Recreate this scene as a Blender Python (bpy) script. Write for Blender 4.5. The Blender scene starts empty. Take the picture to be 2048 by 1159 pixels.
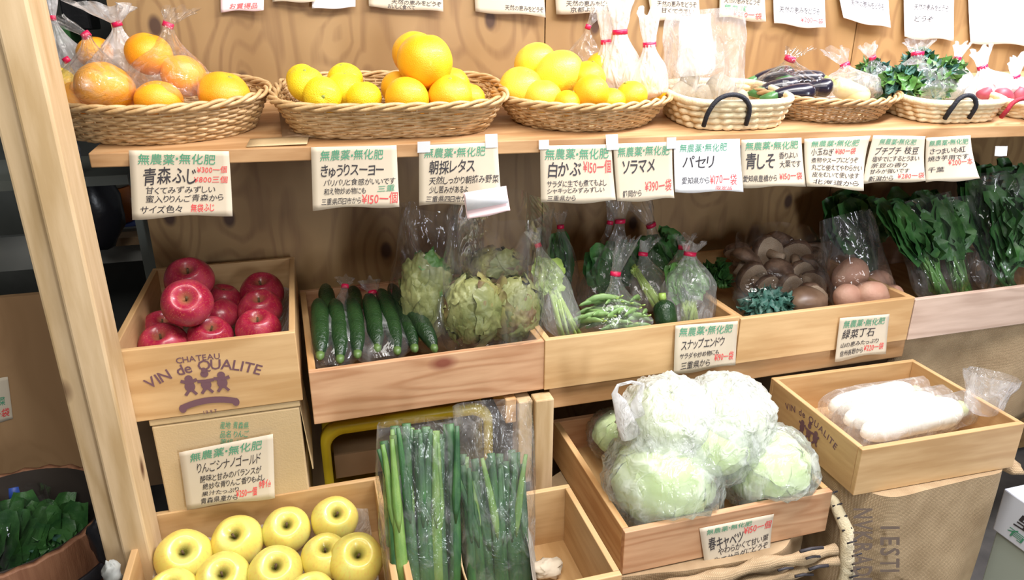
import bpy, math, random
from mathutils import Vector, Matrix, Euler, noise
random.seed(7)
SC = bpy.context.scene
COL = SC.collection
PI = math.pi
# ------------------------------------------------------------------ camera
F_PX, YAW, PITCH = 1439.25, 0.278698, 0.364137
CAM = Vector((0, -1.2, 1.5))
def _rot():
    ca, sa, cb, sb = math.cos(YAW), math.sin(YAW), math.cos(PITCH), math.sin(PITCH)
    Ry = Matrix(((ca, -sa, 0), (sa, ca, 0), (0, 0, 1)))
    B = Matrix(((1, 0, 0), (0, 0, -1), (0, 1, 0)))
    Rp = Matrix(((1, 0, 0), (0, cb, -sb), (0, sb, cb)))
    return Rp @ B @ Ry
RC = _rot()
cd = bpy.data.cameras.new('camera'); cam = bpy.data.objects.new('camera', cd); COL.objects.link(cam)
cd.sensor_fit = 'HORIZONTAL'; cd.sensor_width = 36; cd.lens = F_PX/2048*36; cd.clip_start = .05
M = Matrix.Identity(4)
for i in range(3):
    M[i][0] = RC[0][i]; M[i][1] = -RC[1][i]; M[i][2] = -RC[2][i]; M[i][3] = CAM[i]
cam.matrix_world = M
SC.camera = cam
# ------------------------------------------------------------------ world, lights, exposure
W = bpy.data.worlds.new('world'); SC.world = W; W.use_nodes = True
W.node_tree.nodes['Background'].inputs[0].default_value = (.95, .97, 1, 1)
W.node_tree.nodes['Background'].inputs[1].default_value = .07
def area(name, loc, target, sx, sy, power, col):
    l = bpy.data.lights.new(name, 'AREA'); l.shape = 'RECTANGLE'; l.size = sx; l.size_y = sy
    l.energy = power; l.color = col
    o = bpy.data.objects.new(name, l); COL.objects.link(o); o.location = loc
    o.rotation_euler = (Vector(target)-Vector(loc)).to_track_quat('-Z', 'Y').to_euler()
    return o
area('ceiling_tube_lamp', (1.6, -.32, 2.5), (1.35, .10, 1.2), 1.6, .22, 52, (.94, .92, 1))
area('ceiling_lamp', (.35, -.75, 2.6), (.35, -.1, .8), 1.4, .5, 27, (1, .96, .88))
area('daylight_doorway', (1.3, -3.3, 1.15), (.6, 0, 1.0), 0.36, 1.3, 34, (.90, .95, 1))
area('ceiling_lamp_aisle', (-.2, -2.3, 2.7), (0, 0, .9), 1.4, .4, 16, (1, .97, .93))  # added front fill, not a known fixture; brightens the fronts of shelves and fruit
SC.view_settings.view_transform = 'Standard'; SC.view_settings.look = 'None'
SC.view_settings.exposure = .45; SC.view_settings.gamma = 1
SC.cycles.transparent_max_bounces = 40

# ------------------------------------------------------------------ pixel rays met with real planes
def ray(px, py):
    return RC.transposed() @ Vector(((px-1024)/F_PX, (py-579.5)/F_PX, 1))
def at_y(px, py, y): d = ray(px, py); return CAM + d*((y-CAM.y)/d.y)
def at_z(px, py, z): d = ray(px, py); return CAM + d*((z-CAM.z)/d.z)
def depth(p): return (RC @ (Vector(p)-CAM)).z
def wr(p, rpx): return rpx*depth(p)/F_PX
# sloped upper shelf frame: u along the front edge, w back along the board, h off the board
TH, SL = math.radians(5.4), math.radians(6.3)
SO = Vector((-.34, .115, 1.291))
SU = Vector((math.cos(TH), -math.sin(TH), 0))
SNH = Vector((math.sin(TH), math.cos(TH), 0))
SWV = SNH*math.cos(SL) + Vector((0, 0, math.sin(SL)))
SN = SU.cross(SWV)
def shelf(u, w, h): return SO + SU*u + SWV*w + SN*h
def to_shelf(p): d = Vector(p)-SO; return d.dot(SU), d.dot(SWV), d.dot(SN)
def at_w(px, py, w):
    d = ray(px, py); q = SO + SNH*w
    return CAM + d*((q-CAM).dot(SNH)/d.dot(SNH))
SM = Matrix((SU, SWV, SN)).transposed().to_4x4()

# ------------------------------------------------------------------ materials
def new_mat(name):
    m = bpy.data.materials.new(name); m.use_nodes = True
    nt = m.node_tree; nt.nodes.clear()
    out = nt.nodes.new('ShaderNodeOutputMaterial')
    return m, nt, out
def N(nt, t, **kw):
    n = nt.nodes.new(t)
    for k, v in kw.items():
        if k.startswith('i_'): n.inputs[int(k[2:])].default_value = v
        else: setattr(n, k, v)
    return n
def L(nt, a, b): nt.links.new(a, b)
def ramp(nt, stops):
    r = nt.nodes.new('ShaderNodeValToRGB'); e = r.color_ramp.elements
    while len(e) < len(stops): e.new(.5)
    for q, (p, c) in zip(e, stops): q.position = p; q.color = (*c, 1)
    return r
def coords(nt, scale, kind='Object'):
    tc = N(nt, 'ShaderNodeTexCoord'); mp = N(nt, 'ShaderNodeMapping')
    mp.inputs['Scale'].default_value = scale
    L(nt, tc.outputs[kind], mp.inputs[0]); return mp.outputs[0]
def plain(name, c, rough=.6, c2=None, nscale=30, bump=0, bscale=60, spec=.5, sss=0, stretch=(1, 1, 1), detail=4, metal=0, coat=0):
    m, nt, out = new_mat(name); b = N(nt, 'ShaderNodeBsdfPrincipled')
    b.inputs['Roughness'].default_value = rough; b.inputs['Specular IOR Level'].default_value = spec
    b.inputs['Base Color'].default_value = (*c, 1); b.inputs['Metallic'].default_value = metal
    b.inputs['Coat Weight'].default_value = coat; b.inputs['Coat Roughness'].default_value = .15
    v = coords(nt, stretch)
    if sss: b.inputs['Subsurface Weight'].default_value = sss; b.inputs['Subsurface Radius'].default_value = (.01, .008, .004)
    if c2:
        n = N(nt, 'ShaderNodeTexNoise'); n.inputs['Scale'].default_value = nscale; n.inputs['Detail'].default_value = detail
        L(nt, v, n.inputs['Vector']); r = ramp(nt, [(.35, c), (.68, c2)]); L(nt, n.outputs[0], r.inputs[0]); L(nt, r.outputs[0], b.inputs['Base Color'])
    if bump:
        n2 = N(nt, 'ShaderNodeTexNoise'); n2.inputs['Scale'].default_value = bscale; n2.inputs['Detail'].default_value = 3
        L(nt, v, n2.inputs['Vector']); bp = N(nt, 'ShaderNodeBump'); bp.inputs['Strength'].default_value = bump; bp.inputs['Distance'].default_value = .004
        L(nt, n2.outputs[0], bp.inputs['Height']); L(nt, bp.outputs[0], b.inputs['Normal'])
    L(nt, b.outputs[0], out.inputs[0]); return m
def wood(name, c1, c2, axis='x', rough=.6, freq=1.0, knots=.0, knot_c=(.12, .05, .02)):
    """Sawn pine: growth-ring lines stretched along the grain, a fine fibre noise and round knots."""
    m, nt, out = new_mat(name); b = N(nt, 'ShaderNodeBsdfPrincipled'); b.inputs['Roughness'].default_value = rough
    s = {'x': (1.1, 9, 9), 'y': (9, 1.1, 9), 'z': (9, 9, 1.1)}[axis]
    v = coords(nt, s)
    info = N(nt, 'ShaderNodeObjectInfo'); off = N(nt, 'ShaderNodeVectorMath', operation='ADD'); L(nt, v, off.inputs[0])
    mul = N(nt, 'ShaderNodeMath', operation='MULTIPLY', i_1=37.0); L(nt, info.outputs['Random'], mul.inputs[0]); L(nt, mul.outputs[0], off.inputs[1])
    n = N(nt, 'ShaderNodeTexNoise'); n.inputs['Scale'].default_value = 1.0; n.inputs['Detail'].default_value = 2; L(nt, off.outputs[0], n.inputs['Vector'])
    mm = N(nt, 'ShaderNodeMath', operation='MULTIPLY', i_1=42*freq); L(nt, n.outputs[0], mm.inputs[0])
    sn = N(nt, 'ShaderNodeMath', operation='SINE'); L(nt, mm.outputs[0], sn.inputs[0])
    ad = N(nt, 'ShaderNodeMath', operation='MULTIPLY_ADD', i_1=.5, i_2=.5); L(nt, sn.outputs[0], ad.inputs[0])
    pw = N(nt, 'ShaderNodeMath', operation='POWER', i_1=2.2); L(nt, ad.outputs[0], pw.inputs[0])
    f = N(nt, 'ShaderNodeTexNoise'); f.inputs['Scale'].default_value = 9; f.inputs['Detail'].default_value = 5; L(nt, off.outputs[0], f.inputs['Vector'])
    mx = N(nt, 'ShaderNodeMath', operation='MULTIPLY_ADD', i_1=.45); L(nt, pw.outputs[0], mx.inputs[0])
    sb = N(nt, 'ShaderNodeMath', operation='MULTIPLY_ADD', i_1=1.1, i_2=-.3); L(nt, f.outputs[0], sb.inputs[0]); L(nt, sb.outputs[0], mx.inputs[2])
    r = ramp(nt, [(0, c1), (.75, c2)]); L(nt, mx.outputs[0], r.inputs[0]); col = r.outputs[0]
    if knots:
        kv = coords(nt, {'x': (5, 9, 9), 'y': (9, 5, 9), 'z': (9, 9, 5)}[axis]); off2 = N(nt, 'ShaderNodeVectorMath', operation='ADD'); L(nt, kv, off2.inputs[0]); L(nt, mul.outputs[0], off2.inputs[1])
        vo = N(nt, 'ShaderNodeTexVoronoi'); vo.inputs['Scale'].default_value = .8; L(nt, off2.outputs[0], vo.inputs['Vector'])
        kr = ramp(nt, [(knots*.35, (1, 1, 1)), (knots, (0, 0, 0))]); L(nt, vo.outputs['Distance'], kr.inputs[0])
        mix = N(nt, 'ShaderNodeMix', data_type='RGBA'); L(nt, kr.outputs[0], mix.inputs[0]); L(nt, col, mix.inputs[6]); mix.inputs[7].default_value = (*knot_c, 1); col = mix.outputs[2]
    L(nt, col, b.inputs['Base Color'])
    bp = N(nt, 'ShaderNodeBump'); bp.inputs['Strength'].default_value = .15; bp.inputs['Distance'].default_value = .002; L(nt, mx.outputs[0], bp.inputs['Height']); L(nt, bp.outputs[0], b.inputs['Normal'])
    L(nt, b.outputs[0], out.inputs[0]); return m
def plywood(name, c1, c2, c3, amt=.7):
    """Rotary-cut plywood: cathedral contours from a warped height field, dark knots."""
    m, nt, out = new_mat(name); b = N(nt, 'ShaderNodeBsdfPrincipled'); b.inputs['Roughness'].default_value = .55
    v = coords(nt, (4.2, 4.2, 1.25))
    w = N(nt, 'ShaderNodeTexNoise'); w.inputs['Scale'].default_value = 1.5; w.inputs['Detail'].default_value = 2.5; w.inputs['Roughness'].default_value = .42; w.inputs['Distortion'].default_value = .35; L(nt, v, w.inputs['Vector'])
    tc2 = N(nt, 'ShaderNodeTexCoord'); sp = N(nt, 'ShaderNodeSeparateXYZ'); L(nt, tc2.outputs['Object'], sp.inputs[0])
    cmb = N(nt, 'ShaderNodeCombineXYZ'); L(nt, sp.outputs[0], cmb.inputs[0])
    zs = N(nt, 'ShaderNodeMath', operation='MULTIPLY', i_1=.62); L(nt, sp.outputs[2], zs.inputs[0]); L(nt, zs.outputs[0], cmb.inputs[1])
    vo = N(nt, 'ShaderNodeTexVoronoi', voronoi_dimensions='2D'); vo.inputs['Scale'].default_value = 5.2; L(nt, cmb.outputs[0], vo.inputs['Vector'])
    fall = N(nt, 'ShaderNodeMapRange'); fall.inputs[1].default_value = 0; fall.inputs[2].default_value = .42; fall.inputs[3].default_value = 16; fall.inputs[4].default_value = 0; L(nt, vo.outputs['Distance'], fall.inputs[0])
    mm = N(nt, 'ShaderNodeMath', operation='MULTIPLY_ADD', i_1=48.0); L(nt, w.outputs[0], mm.inputs[0]); L(nt, fall.outputs[0], mm.inputs[2])
    sn = N(nt, 'ShaderNodeMath', operation='SINE'); L(nt, mm.outputs[0], sn.inputs[0])
    r0 = ramp(nt, [(.45, (0, 0, 0)), (1, (1, 1, 1))]); ad = N(nt, 'ShaderNodeMath', operation='MULTIPLY_ADD', i_1=.5, i_2=.5); L(nt, sn.outputs[0], ad.inputs[0]); L(nt, ad.outputs[0], r0.inputs[0])
    fv = coords(nt, (60, 60, 3)); f = N(nt, 'ShaderNodeTexNoise'); f.inputs['Scale'].default_value = 1.5; f.inputs['Detail'].default_value = 4; L(nt, fv, f.inputs['Vector'])
    big = N(nt, 'ShaderNodeTexNoise'); big.inputs['Scale'].default_value = 1.6; L(nt, v, big.inputs['Vector'])
    rb = ramp(nt, [(.35, c1), (.7, c2)]); L(nt, big.outputs[0], rb.inputs[0])
    fac0 = N(nt, 'ShaderNodeMath', operation='MULTIPLY', i_1=amt); L(nt, r0.outputs[0], fac0.inputs[0]); fac = N(nt, 'ShaderNodeMath', operation='MULTIPLY'); L(nt, fac0.outputs[0], fac.inputs[0]); L(nt, f.outputs[0], fac.inputs[1])
    mix = N(nt, 'ShaderNodeMix', data_type='RGBA'); L(nt, fac.outputs[0], mix.inputs[0]); L(nt, rb.outputs[0], mix.inputs[6]); mix.inputs[7].default_value = (*c3, 1)
    kr = ramp(nt, [(.045, (1, 1, 1)), (.085, (0, 0, 0))]); L(nt, vo.outputs['Distance'], kr.inputs[0])
    mx2 = N(nt, 'ShaderNodeMix', data_type='RGBA'); L(nt, kr.outputs[0], mx2.inputs[0]); L(nt, mix.outputs[2], mx2.inputs[6]); mx2.inputs[7].default_value = (.07, .032, .016, 1)
    L(nt, mx2.outputs[2], b.inputs['Base Color']); L(nt, b.outputs[0], out.inputs[0]); return m
def film(name, haze=.10, streak=.25, tint=(1, 1, 1), bump=.6, bscale=38, rough=.10, see=(.97, .98, .98)):
    """Clear plastic film: see-through, a milky share that rises along creases, and glossy Fresnel glints."""
    m, nt, out = new_mat(name)
    v = coords(nt, (1, 1, .55))
    n = N(nt, 'ShaderNodeTexNoise'); n.inputs['Scale'].default_value = bscale; n.inputs['Detail'].default_value = 3; n.inputs['Distortion'].default_value = 1.2; L(nt, v, n.inputs['Vector'])
    nb = N(nt, 'ShaderNodeTexVoronoi', feature='DISTANCE_TO_EDGE'); nb.inputs['Scale'].default_value = bscale*.55; vd = N(nt, 'ShaderNodeVectorMath', operation='MULTIPLY_ADD'); vd.inputs[1].default_value = (.03, .03, .03)
    L(nt, n.outputs[1], vd.inputs[0]); L(nt, v, vd.inputs[2]); L(nt, vd.outputs[0], nb.inputs['Vector'])
    hs = N(nt, 'ShaderNodeMath', operation='MULTIPLY_ADD', i_1=.9); L(nt, nb.outputs['Distance'], hs.inputs[0]); L(nt, n.outputs[0], hs.inputs[2])
    bp = N(nt, 'ShaderNodeBump'); bp.inputs['Strength'].default_value = bump; bp.inputs['Distance'].default_value = .014; L(nt, hs.outputs[0], bp.inputs['Height'])
    tr = N(nt, 'ShaderNodeBsdfTransparent'); tr.inputs[0].default_value = (*see, 1)
    df = N(nt, 'ShaderNodeBsdfDiffuse'); df.inputs[0].default_value = (*tint, 1); tl = N(nt, 'ShaderNodeBsdfTranslucent'); tl.inputs[0].default_value = (*tint, 1)
    L(nt, bp.outputs[0], df.inputs['Normal'])
    ml = N(nt, 'ShaderNodeMixShader', i_0=.45); L(nt, df.outputs[0], ml.inputs[1]); L(nt, tl.outputs[0], ml.inputs[2])
    rr = ramp(nt, [(.5, (haze,)*3), (.78, (min(1, haze+streak),)*3)]); L(nt, n.outputs[0], rr.inputs[0])
    m1 = N(nt, 'ShaderNodeMixShader'); L(nt, rr.outputs[0], m1.inputs[0]); L(nt, tr.outputs[0], m1.inputs[1]); L(nt, ml.outputs[0], m1.inputs[2])
    gl = N(nt, 'ShaderNodeBsdfGlossy'); gl.inputs['Roughness'].default_value = rough; L(nt, bp.outputs[0], gl.inputs['Normal'])
    fr = N(nt, 'ShaderNodeFresnel'); fr.inputs['IOR'].default_value = 1.5; L(nt, bp.outputs[0], fr.inputs['Normal'])
    fm = N(nt, 'ShaderNodeMath', operation='MULTIPLY_ADD', i_1=1.05, i_2=-.01); L(nt, fr.outputs[0], fm.inputs[0]); fm.use_clamp = True
    mn = N(nt, 'ShaderNodeMath', operation='MINIMUM', i_1=.34); L(nt, fm.outputs[0], mn.inputs[0]); fm = mn
    m2 = N(nt, 'ShaderNodeMixShader'); L(nt, fm.outputs[0], m2.inputs[0]); L(nt, m1.outputs[0], m2.inputs[1]); L(nt, gl.outputs[0], m2.inputs[2])
    L(nt, m2.outputs[0], out.inputs[0]); return m
def fruit_skin(name, base, side, cav, streak, rough=.35, sscale=(7, 7, .7), cavh=.62, amt=.6):
    """Apple skin: vertical streaks of a second colour, a third colour round the stem cavity, pale dots."""
    m, nt, out = new_mat(name); b = N(nt, 'ShaderNodeBsdfPrincipled'); b.inputs['Roughness'].default_value = rough; b.inputs['Coat Weight'].default_value = .15
    tc = N(nt, 'ShaderNodeTexCoord'); info = N(nt, 'ShaderNodeObjectInfo')
    ad = N(nt, 'ShaderNodeVectorMath', operation='ADD'); L(nt, tc.outputs['Object'], ad.inputs[0]); L(nt, info.outputs['Random'], ad.inputs[1])
    n1 = N(nt, 'ShaderNodeTexNoise'); n1.inputs['Scale'].default_value = 2.2; n1.inputs['Detail'].default_value = 1; L(nt, ad.outputs[0], n1.inputs['Vector'])
    r1 = ramp(nt, [(.40, base), (.66, side)]); L(nt, n1.outputs[0], r1.inputs[0])
    mp = N(nt, 'ShaderNodeMapping'); mp.inputs['Scale'].default_value = sscale; L(nt, ad.outputs[0], mp.inputs[0])
    n2 = N(nt, 'ShaderNodeTexNoise'); n2.inputs['Scale'].default_value = 3; L(nt, mp.outputs[0], n2.inputs['Vector'])
    r2 = ramp(nt, [(.5, (0, 0, 0)), (.75, (amt,)*3)]); L(nt, n2.outputs[0], r2.inputs[0])
    mx = N(nt, 'ShaderNodeMix', data_type='RGBA'); L(nt, r2.outputs[0], mx.inputs[0]); L(nt, r1.outputs[0], mx.inputs[6]); mx.inputs[7].default_value = (*streak, 1)
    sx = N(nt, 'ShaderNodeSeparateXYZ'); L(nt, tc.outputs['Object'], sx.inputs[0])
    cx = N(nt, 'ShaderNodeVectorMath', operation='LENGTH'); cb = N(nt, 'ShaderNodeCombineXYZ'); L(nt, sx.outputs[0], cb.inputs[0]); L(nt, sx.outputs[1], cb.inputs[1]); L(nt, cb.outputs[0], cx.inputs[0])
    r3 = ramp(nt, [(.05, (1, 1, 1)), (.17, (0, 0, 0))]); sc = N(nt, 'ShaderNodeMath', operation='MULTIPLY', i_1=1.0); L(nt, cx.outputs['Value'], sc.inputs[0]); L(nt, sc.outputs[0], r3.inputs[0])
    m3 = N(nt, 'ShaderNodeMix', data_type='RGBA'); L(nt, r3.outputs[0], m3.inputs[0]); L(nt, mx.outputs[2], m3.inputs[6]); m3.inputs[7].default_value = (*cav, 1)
    vo = N(nt, 'ShaderNodeTexVoronoi'); vo.inputs['Scale'].default_value = 26; L(nt, ad.outputs[0], vo.inputs['Vector'])
    r4 = ramp(nt, [(.10, (.35,)*3), (.2, (0, 0, 0))]); L(nt, vo.outputs['Distance'], r4.inputs[0])
    m4 = N(nt, 'ShaderNodeMix', data_type='RGBA'); L(nt, r4.outputs[0], m4.inputs[0]); L(nt, m3.outputs[2], m4.inputs[6]); m4.inputs[7].default_value = (.75, .62, .35, 1)
    L(nt, m4.outputs[2], b.inputs['Base Color']); L(nt, b.outputs[0], out.inputs[0]); return m
def cloth_weave(name, c1, c2, scale=900):
    m, nt, out = new_mat(name); b = N(nt, 'ShaderNodeBsdfPrincipled'); b.inputs['Roughness'].default_value = .9; b.inputs['Specular IOR Level'].default_value = .1
    v = coords(nt, (1, 1, 1)); w1 = N(nt, 'ShaderNodeTexWave', bands_direction='X'); w2 = N(nt, 'ShaderNodeTexWave', bands_direction='Z')
    for w in (w1, w2): w.inputs['Scale'].default_value = scale/20; w.inputs['Distortion'].default_value = 1.5; w.inputs['Detail'].default_value = 1; L(nt, v, w.inputs['Vector'])
    mu = N(nt, 'ShaderNodeMath', operation='MULTIPLY'); L(nt, w1.outputs['Fac'], mu.inputs[0]); L(nt, w2.outputs['Fac'], mu.inputs[1])
    n = N(nt, 'ShaderNodeTexNoise'); n.inputs['Scale'].default_value = 14; n.inputs['Detail'].default_value = 5; L(nt, v, n.inputs['Vector'])
    s = N(nt, 'ShaderNodeMath', operation='MULTIPLY_ADD', i_1=.35); L(nt, mu.outputs[0], s.inputs[0]); q = N(nt, 'ShaderNodeMath', operation='MULTIPLY', i_1=.9); L(nt, n.outputs[0], q.inputs[0]); L(nt, q.outputs[0], s.inputs[2])
    r = ramp(nt, [(.3, c1), (.75, c2)]); L(nt, s.outputs[0], r.inputs[0]); L(nt, r.outputs[0], b.inputs['Base Color'])
    bp = N(nt, 'ShaderNodeBump'); bp.inputs['Strength'].default_value = .5; bp.inputs['Distance'].default_value = .002; L(nt, mu.outputs[0], bp.inputs['Height']); L(nt, bp.outputs[0], b.inputs['Normal'])
    L(nt, b.outputs[0], out.inputs[0]); return m

PLY = plywood('plywood', (.27, .155, .058), (.355, .22, .092), (.13, .055, .018))
PLY_L = plywood('plywood panel', (.36, .21, .10), (.45, .28, .14), (.22, .11, .04), .25)
PINE_X = wood('pine along x', (.56, .34, .165), (.38, .20, .08), 'x', knots=.10)
PINE_Z = wood('pine along z', (.64, .47, .28), (.46, .31, .15), 'z', knots=.11, freq=.7)
PINE_Y = wood('pine along y', (.62, .39, .18), (.45, .24, .09), 'y')
CEDAR_X = wood('cedar along x', (.60, .36, .20), (.42, .21, .10), 'x', freq=1.7, knots=.13, knot_c=(.22, .06, .03))
ASH_X = wood('greyish cedar along x', (.62, .46, .36), (.47, .33, .25), 'x', freq=1.3, knots=.12, knot_c=(.24, .13, .10))
CRATE_X = wood('crate board along x', (.64, .42, .205), (.48, .28, .115), 'x', freq=.6)
CRATE_Y = wood('crate board along y', (.58, .37, .175), (.42, .24, .095), 'y', freq=.6)
WICKER = plain('wicker', (.45, .27, .11), .45, (.66, .45, .23), 45, .2, 200)
WICKER_D = plain('dark wicker', (.36, .21, .09), .45, (.55, .36, .18), 45, .2, 200)
RUSH = plain('plaited rush', (.74, .58, .34), .7, (.86, .74, .50), 60, .3, 250)
ROPE_K = plain('black cord', (.012, .013, .02), .7, bump=.5, bscale=400)
ROPE_R = plain('red cord', (.42, .02, .04), .7, bump=.5, bscale=400)
ORANGE = plain('orange peel', (.88, .32, .008), .42, (.92, .42, .015), 2, .3, 55, coat=.1)
ORANGE_Y = plain('golden citrus peel', (.90, .42, .006), .42, (.92, .50, .02), 2, .3, 50, coat=.1)
YUZU = plain('yellow citrus peel', (.88, .66, .015), .42, (.86, .58, .01), 2, .5, 34, coat=.1)
POMELO = plain('pale yellow citrus peel', (.92, .60, .03), .42, (.92, .66, .07), 2, .3, 45, coat=.1)
CALYX = plain('citrus calyx', (.25, .28, .06), .8)
RED_A = fruit_skin('red apple skin', (.32, .010, .04), (.44, .045, .08), (.36, .14, .07), (.50, .09, .05), .32)
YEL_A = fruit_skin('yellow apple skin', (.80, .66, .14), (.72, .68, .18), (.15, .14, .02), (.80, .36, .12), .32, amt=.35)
STEM = plain('fruit stem', (.10, .06, .025), .8)
FILM = film('clear film', .05, .20, see=(1, 1, 1))
FILM_H = film('milky film', .16, .34, see=(1, 1, 1))
FILM_W = film('white film', .58, .40, bump=.8)
FILM_M = film('frosted film', .42, .45, see=(1, 1, 1))
FILM_B = film('soft clear film', .06, .34, see=(1, 1, 1), bscale=18, bump=.9, rough=.05)
FILM_C = film('crisp clear film', .012, .16, bump=1.0, bscale=13, rough=.045, see=(1, 1, 1))
FILM_S = film('film over cabbages', .24, .46, tint=(.97, 1, .99), bscale=24, bump=.9)
LABELRED = plain('red tie tape', (.60, .01, .07), .35)
PAPER = plain('buff paper', (.56, .48, .36), .8, (.61, .52, .40), 12)
PAPER_W = plain('white paper', (.86, .87, .90), .75)
PAPER_P = plain('pink paper', (.84, .62, .62), .75)
TAPE = plain('sticky tape', (.62, .63, .64), .3)
INK_G = plain('green ink', (.07, .30, .17), .6)
INK_K = plain('black ink', (.035, .03, .035), .6)
INK_R = plain('red ink', (.72, .07, .07), .6)
INK_V = plain('purple brand ink', (.15, .07, .085), .7)
LET_C = plain('lettuce leaf', (.15, .175, .05), .45, (.33, .34, .13), 16, .8, 45)
LET_P = plain('purple edged leaf', (.12, .06, .035), .5, (.34, .34, .10), 20, .5, 60)
LEAF_D = plain('dark green leaf', (.024, .095, .026), .4, (.07, .20, .05), 24, .4, 70)
LEAF_M = plain('mid green leaf', (.06, .17, .03), .4, (.13, .28, .07), 24, .4, 70)
LEAF_L = plain('light green stalk', (.28, .42, .08), .4, (.42, .54, .16), 18, .3, 70)
LEAF_B = plain('bluish green leaf', (.03, .11, .085), .5, (.08, .19, .145), 24, .5, 90)
CUKE = plain('cucumber skin', (.007, .024, .008), .32, (.024, .06, .016), 14, .6, 180, stretch=(1, 1, .3))
CUKE_T = plain('cucumber tip', (.10, .17, .045), .4)
POD = plain('pea pod', (.15, .27, .08), .4, (.27, .39, .15), 30)
LEEKM = plain('leek leaf', (.018, .070, .026), .38, (.055, .155, .045), 9, .25, 200, stretch=(8, 8, 1))
LEEK_Y = plain('pale leek leaf', (.10, .22, .04), .38, (.20, .32, .08), 9, .25, 200, stretch=(8, 8, 1))
MUSH = plain('mushroom cap', (.09, .045, .03), .5, (.30, .19, .13), 3, .4, 10)
MUSH_S = plain('mushroom stalk', (.55, .43, .32), .7, (.42, .30, .20), 40)
POTATO = plain('pink brown tuber skin', (.50, .27, .19), .6, (.60, .38, .27), 20, .3, 100)
TARO = plain('taro skin', (.30, .24, .16), .8, (.42, .35, .24), 40, .5, 120)
EGGP = plain('dark purple skin', (.012, .010, .022), .25, coat=.4)
SQUASH = plain('pale yellow squash', (.80, .62, .22), .4, (.72, .62, .32), 12)
BEET = plain('purple red skin', (.30, .035, .06), .5, (.42, .10, .12), 25)
CABB = plain('cabbage leaf', (.46, .60, .24), .45, (.66, .76, .44), 9, .6, 26)
DAIK = plain('daikon skin', (.88, .88, .80), .4, (.84, .85, .72), 12)
DAIK_G = plain('daikon shoulder', (.58, .66, .30), .4)
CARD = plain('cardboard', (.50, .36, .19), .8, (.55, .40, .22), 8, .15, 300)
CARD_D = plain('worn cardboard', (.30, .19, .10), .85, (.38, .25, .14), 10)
YPLAS = plain('yellow plastic', (.62, .48, .02), .35)
BURLAP = cloth_weave('burlap', (.30, .205, .115), (.50, .365, .22), 1900)
JUTE = plain('jute hem', (.62, .52, .33), .9, (.70, .61, .42), 80, .5, 300)
BOXW = plain('white carton', (.72, .76, .84), .5)
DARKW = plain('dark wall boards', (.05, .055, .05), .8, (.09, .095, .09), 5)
FLOORM = plain('floor concrete', (.10, .095, .09), .85, (.15, .14, .13), 12, .1, 80)
BLACK = plain('black plastic sheet', (.012, .012, .015), .35, bump=.4, bscale=30)
GREYP = plain('grey painted board', (.28, .29, .27), .6, (.34, .34, .31), 10)
ORPL = plain('orange plastic', (.45, .13, .015), .4)
BLUEP = plain('blue plastic', (.04, .10, .45), .4)
GREENP = plain('green plastic', (.05, .22, .05), .4)
BARREL = plain('barrel stave', (.24, .10, .05), .6, (.36, .17, .09), 6, .3, 40, stretch=(14, 14, 1))
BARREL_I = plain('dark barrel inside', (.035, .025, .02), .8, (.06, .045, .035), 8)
IRON = plain('iron hoop', (.06, .06, .07), .45, metal=.7)
LINER = film('crumpled liner film', .30, .45, bscale=55)

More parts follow.
